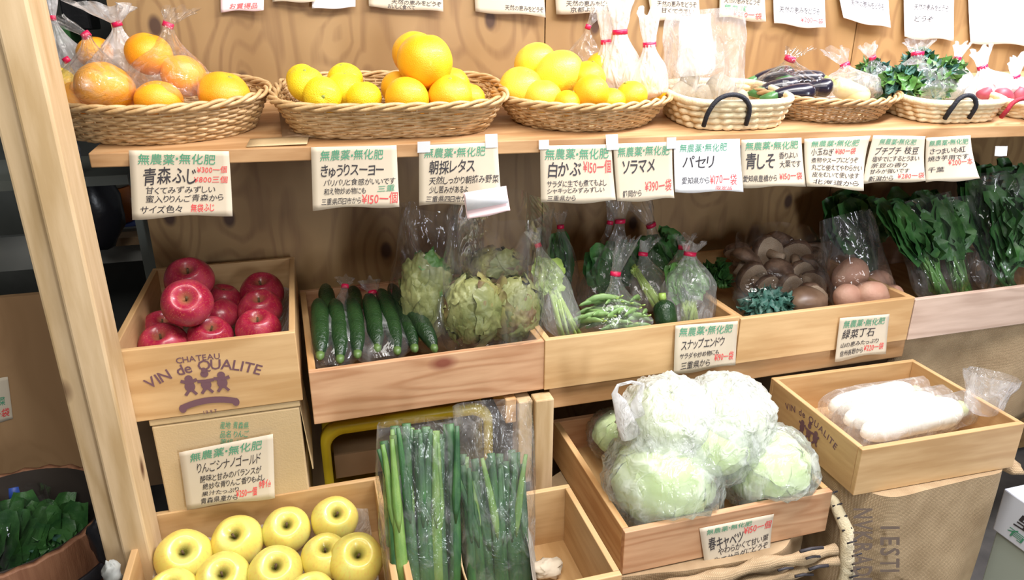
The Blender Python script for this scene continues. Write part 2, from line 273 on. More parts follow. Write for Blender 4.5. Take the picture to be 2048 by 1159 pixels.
# ------------------------------------------------------------------ mesh helpers
ROOTM = {}
class MB:
    def __init__(s): s.v = []; s.f = []; s.m = []
    def add(s, vs, fs, mi=0):
        o = len(s.v); s.v += [Vector(p) for p in vs]; s.f += [tuple(i+o for i in q) for q in fs]; s.m += [mi]*len(fs); return s
    def box(s, x0, x1, y0, y1, z0, z1, mi=0):
        return s.add([(x, y, z) for z in (z0, z1) for y in (y0, y1) for x in (x0, x1)],
                     [(0, 2, 3, 1), (4, 5, 7, 6), (0, 1, 5, 4), (2, 6, 7, 3), (0, 4, 6, 2), (1, 3, 7, 5)], mi)
    def grid(s, fn, nu, nv, mi=0, closed_u=False):
        vs = [fn(i/(nu if closed_u else nu), j/nv) for j in range(nv+1) for i in range(nu if closed_u else nu+1)]
        w = nu if closed_u else nu+1; fs = []
        for j in range(nv):
            for i in range(nu):
                a = j*w+i; b = j*w+(i+1) % w if closed_u else a+1
                fs.append((a, b, b+w, a+w))
        return s.add(vs, fs, mi)
    def tube(s, pts, rad, n=8, closed=False, mi=0, caps=True, flat=1.0, up=None):
        pts = [Vector(p) for p in pts]; k = len(pts)
        rs = rad if isinstance(rad, (list, tuple)) else [rad]*k
        ref = Vector(up) if up else None; vs = []
        prev = None
        for i, p in enumerate(pts):
            t = (pts[(i+1) % k]-pts[i-1]) if closed else (pts[min(i+1, k-1)]-pts[max(i-1, 0)])
            t.normalize()
            if ref is None: ref = Vector((0, 0, 1)) if abs(t.z) < .9 else Vector((1, 0, 0))
            a = prev if prev is not None else ref
            x = a - t*a.dot(t)
            if x.length < 1e-6: x = t.orthogonal()
            x.normalize(); prev = x if up is None else ref
            y = t.cross(x)
            for j in range(n):
                q = 2*PI*j/n; vs.append(p + x*(rs[i]*math.cos(q)) + y*(rs[i]*flat*math.sin(q)))
        fs = []
        for i in range(k if closed else k-1):
            for j in range(n):
                fs.append((i*n+j, i*n+(j+1) % n, ((i+1) % k)*n+(j+1) % n, ((i+1) % k)*n+j))
        if caps and not closed: fs += [tuple(range(n))[::-1], tuple((k-1)*n+j for j in range(n))]
        return s.add(vs, fs, mi)
    def lathe(s, prof, n=24, mi=0, fn=None, caps=False):
        vs = []
        for (r, z) in prof:
            for j in range(n):
                a = 2*PI*j/n; p = Vector((r*math.cos(a), r*math.sin(a), z))
                vs.append(fn(p, a) if fn else p)
        fs = [(i*n+j, i*n+(j+1) % n, (i+1)*n+(j+1) % n, (i+1)*n+j) for i in range(len(prof)-1) for j in range(n)]
        if caps: fs += [tuple(range(n))[::-1], tuple((len(prof)-1)*n+j for j in range(n))]
        return s.add(vs, fs, mi)
    def xf(s, mat):
        s.v = [mat @ p for p in s.v]; return s
def tag(o, label, cat, group=None, kind=None):
    if label: o['label'] = label
    if cat: o['category'] = cat
    if group: o['group'] = group
    if kind: o['kind'] = kind
    return o
def thing(name, label, cat, loc=(0, 0, 0), group=None, rot=None):
    o = bpy.data.objects.new(name, None); COL.objects.link(o); o.empty_display_size = .02
    m = Matrix.Translation(Vector(loc)) @ (rot.to_4x4() if rot else Matrix.Identity(4))
    o.location = m.to_translation(); o.rotation_euler = m.to_euler(); ROOTM[o] = m
    return tag(o, label, cat, group)
def build(name, mb, mats, parent=None, smooth=True, local=False, bevel=0, solid=0, label=None):
    mats = mats if isinstance(mats, (list, tuple)) else [mats]
    me = bpy.data.meshes.new(name); vs = mb.v
    o = bpy.data.objects.new(name, me); COL.objects.link(o)
    if parent:
        o.parent = parent; rm = ROOTM[parent]; ROOTM[o] = rm
        if not local:
            inv = rm.inverted(); vs = [inv @ p for p in vs]
    elif not local:
        lo = [min(p[i] for p in vs) for i in range(3)]; hi = [max(p[i] for p in vs) for i in range(3)]
        c = Vector(((lo[0]+hi[0])/2, (lo[1]+hi[1])/2, lo[2])); o.location = c; vs = [p-c for p in vs]; ROOTM[o] = Matrix.Translation(c)
    else: ROOTM[o] = Matrix.Identity(4)
    me.from_pydata([tuple(p) for p in vs], [], mb.f)
    for m in mats: me.materials.append(m)
    for p, mi in zip(me.polygons, mb.m): p.material_index = mi; p.use_smooth = smooth
    me.update()
    if bevel:
        b = o.modifiers.new('bevel', 'BEVEL'); b.width = bevel; b.segments = 2; b.limit_method = 'ANGLE'
    if solid:
        s = o.modifiers.new('solid', 'SOLIDIFY'); s.thickness = solid; s.offset = 0
    if label: o['label'] = label
    return o
def dup(root, loc=None, rot=None, scale=None, label=None, group=None, cat=None):
    r = root.copy(); COL.objects.link(r)
    for ch in list(root.children):
        c = ch.copy(); COL.objects.link(c); c.parent = r
    put(r, loc, rot, scale)
    if label: r['label'] = label
    if group: r['group'] = group
    return r
def put(r, loc=None, rot=None, scale=None):
    if loc is not None: r.location = loc
    if rot is not None: r.rotation_euler = (Euler((rot[0], rot[1], 0)).to_matrix() @ Matrix.Rotation(rot[2], 3, 'Z')).to_euler() if len(rot) == 3 else rot
    if scale is not None: r.scale = (scale,)*3 if isinstance(scale, float) else scale
def struct(name, mb, m, **kw):
    o = build(name, mb, m, **kw); o['kind'] = 'structure'; return o
def nz(p, s=1.0): return noise.noise(Vector(p)*s)

# ------------------------------------------------------------------ setting
struct('floor', MB().box(-3, 4, -4, 3, -.1, 0), FLOORM, smooth=False)
wb = MB()
wb.box(-.342, .552, .46, .475, .02, 2.3); wb.box(.555, 1.40, .46, .475, .02, 2.3); wb.box(1.403, 3.0, .46, .475, .02, 2.3)
wall = struct('wall_back', wb, PLY, smooth=False)
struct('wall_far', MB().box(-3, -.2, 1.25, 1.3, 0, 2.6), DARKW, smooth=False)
# post at the left end: two boards side by side
PXR, PXM, PXL = at_y(170, 520, -.085).x, at_y(104, 520, -.085).x, at_y(60, 520, -.065).x
t = thing('wooden_post', 'pale pine double-board post standing at the left end of the shelves', 'post', (-.345, -.05, 0))
build('front_board', MB().box(PXM, PXR, -.085, .0, 0, 2.4), PINE_Z, t, smooth=False, bevel=.004)
build('rear_board', MB().box(PXL, PXM-.001, -.065, .02, 0, 2.4), PINE_Z, t, smooth=False, bevel=.004)
# sloped top shelf board
mb = MB(); u1 = 2.6
dz = .024
pts = []
for (u, w) in ((0.0, 0), (u1, 0)): pts.append(shelf(u, w, 0))
def back(u):
    p = shelf(u, 0, 0); w = (.458-p.y)/SWV.y
    return shelf(u, w, 0)
top = [pts[0], pts[1], back(u1), back(0.0)]
bot = [p-Vector((0, 0, dz)) for p in top]
mb.add(top+bot, [(0, 1, 2, 3), (7, 6, 5, 4), (0, 4, 5, 1), (1, 5, 6, 2), (2, 6, 7, 3), (3, 7, 4, 0)])
tag(build('shelf_board', mb, PINE_X, smooth=False, bevel=.002), 'long pine shelf board carrying the row of wicker baskets', 'shelf')
mb = MB(); p0 = shelf(1.84, .015, -.028)
mb.add([shelf(1.80, .02, -.027), shelf(2.5, .02, -.027), shelf(2.5, .02, -.10), shelf(1.80, .02, -.10), shelf(1.80, .035, -.027), shelf(2.5, .035, -.027), shelf(2.5, .035, -.10), shelf(1.80, .035, -.10)],
       [(0, 3, 2, 1), (4, 5, 6, 7), (0, 1, 5, 4), (2, 3, 7, 6), (0, 4, 7, 3), (1, 2, 6, 5)])
# rail and mid post
tag(build('support_rail', MB().box(.425, 1.30, .012, .045, .752, .799), PINE_X, smooth=False, bevel=.002), 'golden pine rail running under the middle produce boxes', 'rail')
t = thing('support_post', 'short two-board wooden post below the joint of the first two produce boxes', 'post', (.40, .03, 0))
build('front_board', MB().box(.385, .424, -.022, .011, 0, .795), PINE_Z, t, smooth=False, bevel=.003)
build('side_board', MB().box(.354, .384, -.010, .035, .60, .79), PINE_Z, t, smooth=False, bevel=.003)
build('cross_beam', MB().box(.33, .353, .0, .44, .74, .795), PINE_Y, t, smooth=False, bevel=.003)
t = thing('rear_bearer', 'pine bearer at the back carrying the produce boxes', 'rail', (.5, .44, .75))
build('bearer', MB().box(-.03, 2.2, .415, .445, .755, .799), PINE_X, t, smooth=False)
tag(build('low_bench', MB().box(-.42, .47, -.62, .05, .47, .525), PINE_X, smooth=False, bevel=.003), 'low plank bench under the yellow apple crate', 'bench')
# left plywood bin panel and its neighbours
tag(build('plywood_bin', MB().box(-1.5, -.51, .52, .538, .1, .922), PLY_L, smooth=False), 'plywood bin side left of the post behind the barrel', 'panel')
tag(build('grey_board', MB().box(-1.6, -.40, .78, .80, at_y(40, 540, .78).z, at_y(40, 472, .78).z), GREYP, smooth=False), 'grey board in the dark storage space left of the post', 'board')

# ------------------------------------------------------------------ wooden crates
def crate(name, label, cx, cy, z0, w, d, h, rz=0, tk=.011, mf=CRATE_X, ms=CRATE_Y, group=None, cat='crate'):
    t = thing(name, label, cat, (cx, cy, z0), group, Matrix.Rotation(rz, 3, 'Z'))
    a, b = w/2, d/2
    build('front_panel', MB().box(-a, a, -b, -b+tk, 0, h), mf, t, False, True, .0015)
    build('back_panel', MB().box(-a, a, b-tk, b, 0, h), mf, t, False, True, .0015)
    for s in (-1, 1):
        x0, x1 = sorted((s*a, s*(a-tk)))
        build('side_panel', MB().box(x0, x1, -b+tk+.0003, b-tk-.0003, 0, h), ms, t, False, True, .0015)
    build('bottom_panel', MB().box(-a+tk+.0003, a-tk-.0003, -b+tk+.0003, b-tk-.0003, .002, .002+tk), ms, t, False, True)
    return t
wine = crate('wine_crate', 'branded wooden wine crate full of red apples on the cardboard box', -.196, .218, .853, .296, .436, .134)
box1 = crate('produce_box', 'cedar produce box holding the cucumbers and lettuces', .184, .215, .803, .446, .43, .106, math.radians(1.5), .013, CEDAR_X, PINE_Y, 'row of produce boxes', 'box')
box2 = crate('produce_box', 'pale produce box holding tied bags of beans and stalks', .6255, .222, .803, .430, .44, .109, 0, .013, CRATE_X, PINE_Y, 'row of produce boxes', 'box')
box3 = crate('produce_box', 'pale produce box holding mushrooms and brown tubers', 1.0665, .222, .801, .447, .44, .105, 0, .013, CRATE_X, PINE_Y, 'row of produce boxes', 'box')
box4 = crate('produce_box', 'greyish pink produce box holding tall dark greens at the right edge', 1.522, .222, .800, .458, .44, .100, 0, .013, ASH_X, PINE_Y, 'row of produce boxes', 'box')
ZC = .66
p = [at_z(290, 1020, ZC), at_z(750, 955, ZC)]
apc = crate('apple_crate', 'wooden crate of yellow apples in the bottom left row', (p[0].x+p[1].x)/2+.002, -.168, .5255, p[1].x-p[0].x+.012, .36, ZC-.5255)
p2 = at_z(1130, 962, ZC)
midc = crate('leek_crate', 'wooden crate with leeks and an empty right half', (.083+p2.x)/2+.004, -.24, .5255, p2.x-.083, .25, ZC-.5255)
pa, pb = at_z(1250, 1065, ZC), at_z(1670, 985, ZC)
cabc = crate('cabbage_crate', 'wide wooden crate of wrapped cabbages on the burlap sacks', (pa.x+pb.x)/2, pa.y+.195, .568, pb.x-pa.x, .39, ZC-.568, 0, .013, CEDAR_X, PINE_Y)
ZD = .756
q = [at_z(1718, 903, ZD), at_z(2028, 835, ZD), at_z(1550, 752, ZD), at_z(1820, 713, ZD)]
dkc = crate('daikon_crate', 'wooden wine crate of daikon radishes on the burlap sack', sum(v.x for v in q)/4, sum(v.y for v in q)/4-.008, .655, .372, .292, ZD-.655, math.radians(-1.6))

# ------------------------------------------------------------------ lettering
GLY = {}
def glyph(ch, bold):
    k = (ch, bold)
    if k not in GLY:
        cu = bpy.data.curves.new('t', 'FONT'); cu.body = ch; cu.resolution_u = 2; cu.offset = bold
        ob = bpy.data.objects.new('t', cu); COL.objects.link(ob); bpy.context.view_layer.update()
        me = bpy.data.meshes.new_from_object(ob.evaluated_get(bpy.context.evaluated_depsgraph_get()))
        vs = [v.co.copy() for v in me.vertices]; fs = [tuple(q.vertices) for q in me.polygons]
        bpy.data.objects.remove(ob); bpy.data.curves.remove(cu); bpy.data.meshes.remove(me)
        if vs:
            x0 = min(v.x for v in vs); x1 = max(v.x for v in vs)
        else: x0, x1 = 0, .3
        GLY[k] = (vs, fs, x0, x1)
    return GLY[k]
def text_in(mb, s, box, fn, mi, bold=.012, jit=.05, rnd=random):
    bold = round(bold*.3, 4)
    """Set the string into a (u0,v0,u1,v1) box; fn(u,v) gives the point on the surface."""
    u0, v0, u1, v1 = box; x = 0; lay = []
    for ch in s:
        if ch == ' ': x += .4; continue
        g = glyph(ch, bold); lay.append((g, x - g[2])); x += g[3]-g[2]+.08
    sx = (u1-u0)/max(x, .1)
    for g, ox in lay:
        dy = rnd.uniform(-jit, jit); sh = rnd.uniform(-.1, .12)
        vs = []
        for v in g[0]:
            yy = v.y/.95+.08+dy+sh*(v.x-.5)*.6
            vs.append(fn(u0+(v.x+ox+.14*v.y)*sx, v1-(v1-v0)*yy))
        mb.add(vs, g[1], mi)
HEAD = '無農薬・無化肥'
def sign(label, cn, plane, lines, tapes=(), paper=PAPER, curl=0.0, group=None, wav=.004, seed=0, lift=.0012, name='price_sign'):
    """Hand-lettered price sign: a thin bent sheet, its writing and its bits of tape."""
    TL, TR, BR, BL = [plane(*c) for c in cn]
    nrm = (TR-TL).cross(BL-TL).normalized()
    if nrm.dot(CAM-TL) < 0: nrm = -nrm
    def fn(u, v, e=0):
        p = TL.lerp(TR, u).lerp(BL.lerp(BR, u), v)
        b = curl*v*v*(.4+.6*u) + wav*math.sin(3.1*u+seed*1.7)*v
        p = p + nrm*(lift+e+b)
        if v > .93: p += (BL-TL)*(.02*math.sin(7*u+seed)*(v-.93)/.07)
        return p
    rnd = random.Random(seed+3)
    t = thing(name, label, 'sign', BL.lerp(BR, .5), group)
    build('paper_sheet', MB().grid(lambda u, v: fn(u, v), 14, 12), paper, t, solid=.0006)
    mb = MB()
    for (s, box, mi, bold) in lines: text_in(mb, s, box, lambda u, v: fn(u, v, .0012), mi, bold, rnd=rnd)
    if mb.v: build('lettering', mb, [INK_G, INK_K, INK_R], t, smooth=False)
    for (tu, tv, tw, th) in tapes:
        build('tape', MB().grid(lambda u, v: fn(tu+u*tw, tv+v*th, .0016), 3, 3), TAPE, t, label='strip of whitish sticky tape')
    return t
sf = lambda px, py: at_w(px, py, -.004)
G, K, R_ = 0, 1, 2
sign('buff sign on the shelf edge under the leftmost basket', [(258, 300), (458, 302), (467, 427), (268, 434)], sf,
     [(HEAD, (.08, .04, .86, .20), G, .012), ('青森ふじ', (.12, .24, .66, .50), K, .03), ('¥300一個', (.66, .23, .97, .34), R_, .02), ('¥800三個', (.62, .38, .97, .49), R_, .02),
      ('甘くてみずみずしい', (.14, .53, .84, .64), K, .01), ('蜜入りりんご青森から', (.14, .66, .92, .77), K, .01), ('サイズ色々', (.08, .81, .50, .93), K, .01), ('無袋ふじ', (.58, .80, .82, .93), R_, .03)], curl=.012, seed=1)
sign('buff sign with a torn lower edge under the basket of yellow citrus', [(622, 294), (793, 290), (798, 408), (626, 418)], sf,
     [(HEAD, (.10, .05, .84, .22), G, .012), ('きゅうりスーヨー', (.10, .27, .84, .48), K, .025), ('パリパリと食感がいいです', (.13, .52, .97, .63), K, .01), ('和え物炒め物にも', (.13, .66, .62, .77), K, .01), ('三重', (.75, .64, .96, .75), G, .01),
      ('三重県四日市から', (.10, .82, .56, .93), K, .01), ('¥150一個', (.56, .76, .99, .95), R_, .015)], curl=.014, seed=2)
sign('buff sign under the right end of the second basket, behind the lettuce card', [(838, 290), (995, 284), (1000, 402), (838, 410)], sf,
     [(HEAD, (.06, .05, .84, .21), G, .012), ('朝採レタス', (.12, .25, .70, .48), K, .03), ('天然しっかり朝摘み野菜', (.12, .52, .99, .65), K, .012), ('少し苦みがあるよ', (.12, .68, .60, .80), K, .012), ('三重県四日市から', (.08, .84, .64, .95), K, .012)],
     tapes=[(-.02, -.06, .16, .18), (.84, -.14, .16, .22)], curl=.012, seed=3)
sign('buff sign with white tape under the third basket, white turnip price', [(1080, 291), (1222, 288), (1228, 399), (1080, 404)], sf,
     [(HEAD, (.06, .05, .96, .24), G, .012), ('白かぶ', (.10, .27, .56, .54), K, .04), ('¥150一個', (.58, .26, .98, .50), R_, .012), ('サラダに生でも煮てもよし', (.08, .60, .90, .72), K, .01), ('シャキッとみずみずしい', (.08, .73, .86, .83), K, .01), ('三重県から', (.08, .86, .46, .96), K, .01)],
     tapes=[(-.02, -.10, .14, .16)], curl=.012, seed=4)
sign('buff sign with one shiny corner between the turnip sign and the white sign', [(1226, 287), (1344, 283), (1343, 394), (1231, 401)], sf,
     [(HEAD, (.06, .05, .96, .22), G, .012), ('ソラマメ', (.12, .25, .70, .52), K, .04), ('静岡から', (.10, .80, .44, .92), K, .01), ('¥390一袋', (.50, .64, .97, .86), R_, .012)],
     tapes=[(-.12, -.16, .2, .26), (.90, -.08, .16, .2)], curl=.016, seed=5)
sign('white sign on the shelf edge under the black-handled rush basket', [(1347, 281), (1479, 277), (1480, 380), (1349, 384)], sf,
     [(HEAD, (.08, .06, .80, .22), G, .012), ('パセリ', (.12, .28, .60, .54), K, .03), ('愛知県から', (.10, .70, .52, .84), K, .012), ('¥170一袋', (.52, .64, .92, .86), R_, .012), ('限定品', (.60, .88, .84, .97), R_, .01)], paper=PAPER_W, curl=.01, seed=6)
sign('buff sign right of the white sign, green shiso price', [(1482, 279), (1602, 275), (1604, 368), (1482, 374)], sf,
     [(HEAD, (.06, .05, .94, .22), G, .012), ('青しそ', (.06, .28, .54, .62), K, .035), ('香りよい', (.60, .28, .92, .42), K, .006), ('大葉です', (.60, .45, .96, .60), K, .006), ('愛知県豊橋から', (.02, .74, .55, .88), K, .012), ('¥150一袋', (.58, .70, .96, .86), R_, .015)], curl=.01, seed=7)
sign('buff sign of small writing with a curled lower corner, below the right wicker basket', [(1608, 277), (1740, 271), (1710, 374), (1604, 367)], sf,
     [(HEAD, (.10, .05, .85, .18), G, .012), ('小玉ねぎ', (.10, .21, .46, .36), K, .012), ('¥180一袋', (.48, .21, .82, .34), R_, .02), ('煮物やスープにどうぞ', (.10, .40, .88, .51), K, .01), ('丸ごと使えてやわらかい', (.10, .54, .96, .66), K, .01), ('皮をむいて使います', (.10, .69, .92, .80), K, .01), ('北海道から', (.10, .84, .92, .94), K, .01)], curl=.03, seed=8)
sign('buff sign of faint writing second from the right on the shelf edge', [(1746, 270), (1850, 272), (1838, 358), (1718, 365)], sf,
     [(HEAD, (.14, .06, .84, .19), G, .006), ('プチプチ 枝豆', (.10, .23, .90, .40), K, .02), ('塩ゆでにするとうまい', (.08, .43, .92, .55), K, .01), ('茶豆の香り', (.08, .58, .72, .68), K, .008), ('甘みが強いです', (.08, .70, .76, .80), K, .008), ('新潟から', (.08, .84, .50, .96), K, .01), ('¥280一袋', (.56, .80, .99, .93), R_, .015)], curl=.02, seed=9)
sign('sign with a white lower half, last on the right of the shelf edge', [(1852, 275), (1940, 270), (1941, 353), (1848, 364)], sf,
     [(HEAD, (.06, .06, .94, .19), G, .01), ('さつまいも紅', (.08, .24, .86, .38), K, .012), ('焼き芋用です', (.04, .41, .90, .53), K, .01), ('¥200一本', (.46, .50, .96, .66), R_, .012), ('千葉', (.04, .66, .38, .78), K, .01)], curl=.02, seed=10)
t = sign('small whitish card under the rightmost basket on the shelf edge', [(1990, 292), (2014, 292), (2012, 312), (1988, 312)], sf, [], paper=PAPER_W, seed=11, wav=.001)
# signs on the wall above the baskets
wf = lambda px, py: at_y(px, py, .4555)
def wsign(label, a, b, c, d, lines, paper=PAPER_W, seed=0, curl=.012): sign(label, [a, b, c, d], wf, lines, paper=paper, seed=seed, curl=curl, lift=.003)
sm = '天然の恵みをどうぞ'
wsign('pink sign at the top of the wall over the leftmost basket', (440, -60), (528, -60), (528, 20), (442, 24), [('お買得品', (.2, .80, .86, .94), R_, .012)], PAPER_P, 21)
wsign('buff sign edge at the top of the wall, left half hidden above', (542, -70), (640, -72), (630, 4), (545, 4), [], PAPER, 22)
wsign('white sign overlapping the buff sign at the top of the wall', (622, -60), (712, -62), (710, 15), (624, 18), [], PAPER_W, 23)
wsign('buff sign at the top of the wall above the stacked big oranges', (735, -80), (885, -80), (884, 24), (737, 14), [(sm, (.3, .80, .98, .90), K, .012), ('おいしく食べて', (.25, .9, .62, .99), K, .01)], PAPER, 24)
wsign('buff sign at the top of the wall left of the plywood seam', (945, -80), (1083, -80), (1086, 34), (950, 23), [(sm, (.42, .82, .98, .92), K, .01)], PAPER, 25)
wsign('buff sign at the top of the wall right of the plywood seam', (1106, -80), (1232, -80), (1240, 28), (1110, 27), [(sm, (.15, .75, .9, .86), K, .012), ('京都より入荷', (.2, .87, .8, .97), K, .012)], PAPER, 26)
wsign('white sign at the top of the wall over the rush basket of roots', (1283, -80), (1395, -80), (1396, 45), (1300, 40), [(sm, (.15, .66, .95, .76), K, .01), ('甘くてうまい', (.2, .78, .9, .87), K, .01), ('¥300', (.62, .86, .9, .95), R_, .02)], PAPER, 27)
wsign('buff sign at the top of the wall with red price, above the tall clear bag', (1440, -80), (1528, -80), (1524, 44), (1436, 34), [(sm, (.1, .62, .9, .73), K, .01), ('無農薬', (.1, .76, .6, .86), G, .01), ('¥250一袋', (.3, .85, .92, .96), R_, .02)], PAPER, 28)
wsign('white sign at the top of the wall above the dark vegetables', (1544, -80), (1648, -80), (1642, 57), (1546, 48), [(sm, (.1, .70, .9, .80), K, .01), ('¥200一袋', (.5, .84, .95, .94), R_, .015)], PAPER_W, 29)
wsign('white sign with a ragged lower edge at the top of the wall', (1664, -80), (1775, -80), (1770, 57), (1680, 38), [(sm, (.2, .64, .9, .74), K, .008)], PAPER_W, 30, .02)
wsign('broad white sign second from the right at the top of the wall', (1806, -80), (1910, -80), (1900, 82), (1803, 74), [(sm, (.2, .55, .9, .63), K, .008), ('どうぞ', (.2, .70, .6, .78), K, .008)], PAPER_W, 31)
wsign('white sign in the top right corner of the wall', (1932, -80), (2070, -80), (2068, 95), (1938, 84), [], PAPER_W, 32)
# signs below
sign('sign hung on the box of tied bean bags', [(1350, 650), (1475, 641), (1470, 729), (1344, 745)], lambda a, b: at_y(a, b, -.002),
     [(HEAD, (.06, .05, .92, .24), G, .012), ('スナップエンドウ', (.10, .30, .80, .52), K, .012), ('サラダや炒め物にも', (.08, .58, .72, .70), K, .02), ('三重県から', (.10, .76, .58, .92), K, .015), ('¥190一袋', (.64, .66, .96, .86), R_, .02)], seed=12, curl=.004, lift=.0015)
sign('sign hung on the box of mushrooms', [(1679, 635), (1778, 627), (1768, 704), (1668, 722)], lambda a, b: at_y(a, b, -.002),
     [(HEAD, (.08, .06, .92, .24), G, .012), ('緑菜丁石', (.08, .28, .74, .50), K, .02), ('山の恵みたっぷり', (.08, .58, .84, .70), K, .015), ('信州長野から', (.08, .76, .55, .90), K, .02), ('¥220一袋', (.56, .70, .94, .88), R_, .02)], seed=13, curl=.004, lift=.0015)
sign('tilted sign on the front of the cardboard box', [(358, 903), (546, 866), (550, 982), (374, 1015)], lambda a, b: at_y(a, b, -.004),
     [(HEAD, (.10, .05, .88, .20), G, .02), ('りんごシナノゴールド', (.16, .24, .86, .42), K, .004), ('酸味と甘みのバランスが', (.18, .46, .86, .58), K, .02), ('絶妙な青りんご香りもよし', (.20, .60, .90, .71), K, .02), ('果汁たっぷり', (.18, .74, .60, .82), K, .02), ('青森県産から', (.16, .85, .58, .95), K, .02), ('¥250一個', (.56, .78, .80, .92), R_, .04), ('特価', (.82, .70, .97, .82), R_, .04)], seed=14, curl=.012, lift=.002)
sign('crumpled sign taped on the front of the cabbage crate', [(1398, 1055), (1547, 1026), (1532, 1108), (1412, 1159)], lambda a, b: at_y(a, b, pa.y-.001),
     [(HEAD, (.08, .04, .70, .14), G, .006), ('春キャベツ', (.08, .20, .58, .44), K, .03), ('¥150一個', (.58, .12, .98, .30), R_, .015), ('やわらかくて甘い葉', (.20, .42, .96, .56), K, .012), ('生でサラダにどうぞ', (.12, .58, .96, .72), K, .012), ('愛知県から', (.18, .76, .62, .90), K, .012)], seed=15, curl=.012, lift=.0015)
sign('pink-edged sign strip on the plywood bin at the left edge', [(-90, 770), (16, 752), (26, 838), (-80, 860)], lambda a, b: at_y(a, b, .518),
     [('無農薬野菜', (.3, .42, .9, .62), G, .03), ('¥100一袋', (.3, .7, .96, .9), R_, .04)], seed=16, curl=.002, lift=.0015)
# blank card stuck on the lettuce bag
sign('blank white card with a pink border stuck on top of the lettuce bag', [(926, 385), (1012, 371), (1019, 420), (934, 438)], lambda a, b: at_y(a, b, -.046), [], paper=PAPER_P, seed=17, wav=.0, curl=.004, name='blank_card')
cardp = [at_y(*c, -.0525) for c in ((930, 385), (1011, 372), (1017, 405), (934, 421))]
build('white_label', MB().add(cardp, [(0, 1, 2, 3)]), PAPER_W, [o for o in COL.objects if o.name == 'blank_card'][0], solid=.0004, label='white label on the pink card')

# crate brand marks
def ink_on(parent, chars, fn, name='brand_print', m=INK_V):
    """fn(x,z)->world point on the board; chars: list of (char, x, z, size, angle)."""
    mb = MB()
    for ch, x, z, s, a in chars:
        g = glyph(ch, .012); c, sn = math.cos(a), math.sin(a); w = (g[2]+g[3])/2
        mb.add([fn(x+((v.x-w)*c-(v.y-.35)*sn)*s, z+((v.x-w)*sn+(v.y-.35)*c)*s) for v in g[0]], g[1])
    return mb
def arc_text(s, x0, x1, zmid, drop, size):
    out = []; adv = []; x = 0
    for ch in s:
        if ch == ' ': x += .45; adv.append(None); continue
        g = glyph(ch, .012); adv.append(x+(g[3]-g[2])/2); x += g[3]-g[2]+.12
    for ch, a in zip(s, adv):
        if a is None: continue
        t_ = a/x*2-1
        out.append((ch, x0+(x1-x0)*a/x, zmid-drop*t_*t_, size, math.atan2(-2*drop*t_, (x1-x0)/2)))
    return out
def disc(mb, fn, cx, cz, rx, rz, n=14):
    LAY[0] += 1
    mb.add([fn(cx+rx*math.cos(2*PI*i/n), cz+rz*math.sin(2*PI*i/n)) for i in range(n)], [tuple(range(n))])
def bar(mb, fn, x0, z0, x1, z1, w):
    LAY[0] += 1
    d = Vector((x1-x0, z1-z0)).normalized(); nx, nz_ = -d.y*w/2, d.x*w/2
    mb.add([fn(x0+nx, z0+nz_), fn(x1+nx, z1+nz_), fn(x1-nx, z1-nz_), fn(x0-nx, z0-nz_)], [(0, 1, 2, 3)])
def emblem(mb, fn, s=1.0):
    for k, (cx, h) in enumerate(((-.026, .0), (0, .004), (.026, .0))):
        cx *= s; h *= s
        disc(mb, fn, cx, (.012+h*1.4)*s, .0065*s, .0065*s); disc(mb, fn, cx, (-.003)*s, .0085*s, .010*s)
        for q in (-1, 1):
            bar(mb, fn, cx, .004*s, cx+q*.013*s, (.009-.004*k % .006)*s, .006*s); bar(mb, fn, cx, -.007*s, cx+q*.009*s, -.019*s, .005*s)
        if k == 1: disc(mb, fn, cx, .025*s, .004*s, .005*s)
    n = 14; vs = []; fs = []
    for i in range(n+1):
        t_ = i/n*2-1; z = (-.033-.008*t_*t_)*s
        vs += [fn(t_*.043*s, z+.006*s), fn(t_*.043*s, z-.006*s)]
    for i in range(n): fs.append((2*i, 2*i+1, 2*i+3, 2*i+2))
    mb.add(vs, fs)
    for q in (-1, 1): disc(mb, fn, q*.043*s, -.043*s, .006*s, .008*s)
yf = -.0007
C0 = at_y(412, 765, 0)
LAY = [0]
fnw = lambda x, z: Vector((C0.x+x, yf-LAY[0]*.00006, C0.z+z))
mb = ink_on(wine, arc_text('CHATEAU', -.040, .030, .0485, .001, .015) + arc_text('VIN de QUALITE', -.092, .094, .034, .024, .027) + arc_text('1997', -.012, .012, -.056, 0, .009), fnw)
emblem(mb, fnw)
build('brand_print', mb, INK_V, [c for c in wine.children if c.name.startswith('front')][0], smooth=False)
# same mark on the short left side of the daikon crate
mb = MB(); LAY[0] = 0; lf = lambda x, z: ROOTM[dkc] @ Vector((-.1866-LAY[0]*.00006, -x, .050+z))
m2 = ink_on(dkc, arc_text('VIN de QUALITE', -.085, .085, .030, .016, .02), lf); emblem(m2, lf, .85)
build('brand_print', m2, INK_V, [c for c in dkc.children if c.name.startswith('side')][0], smooth=False)

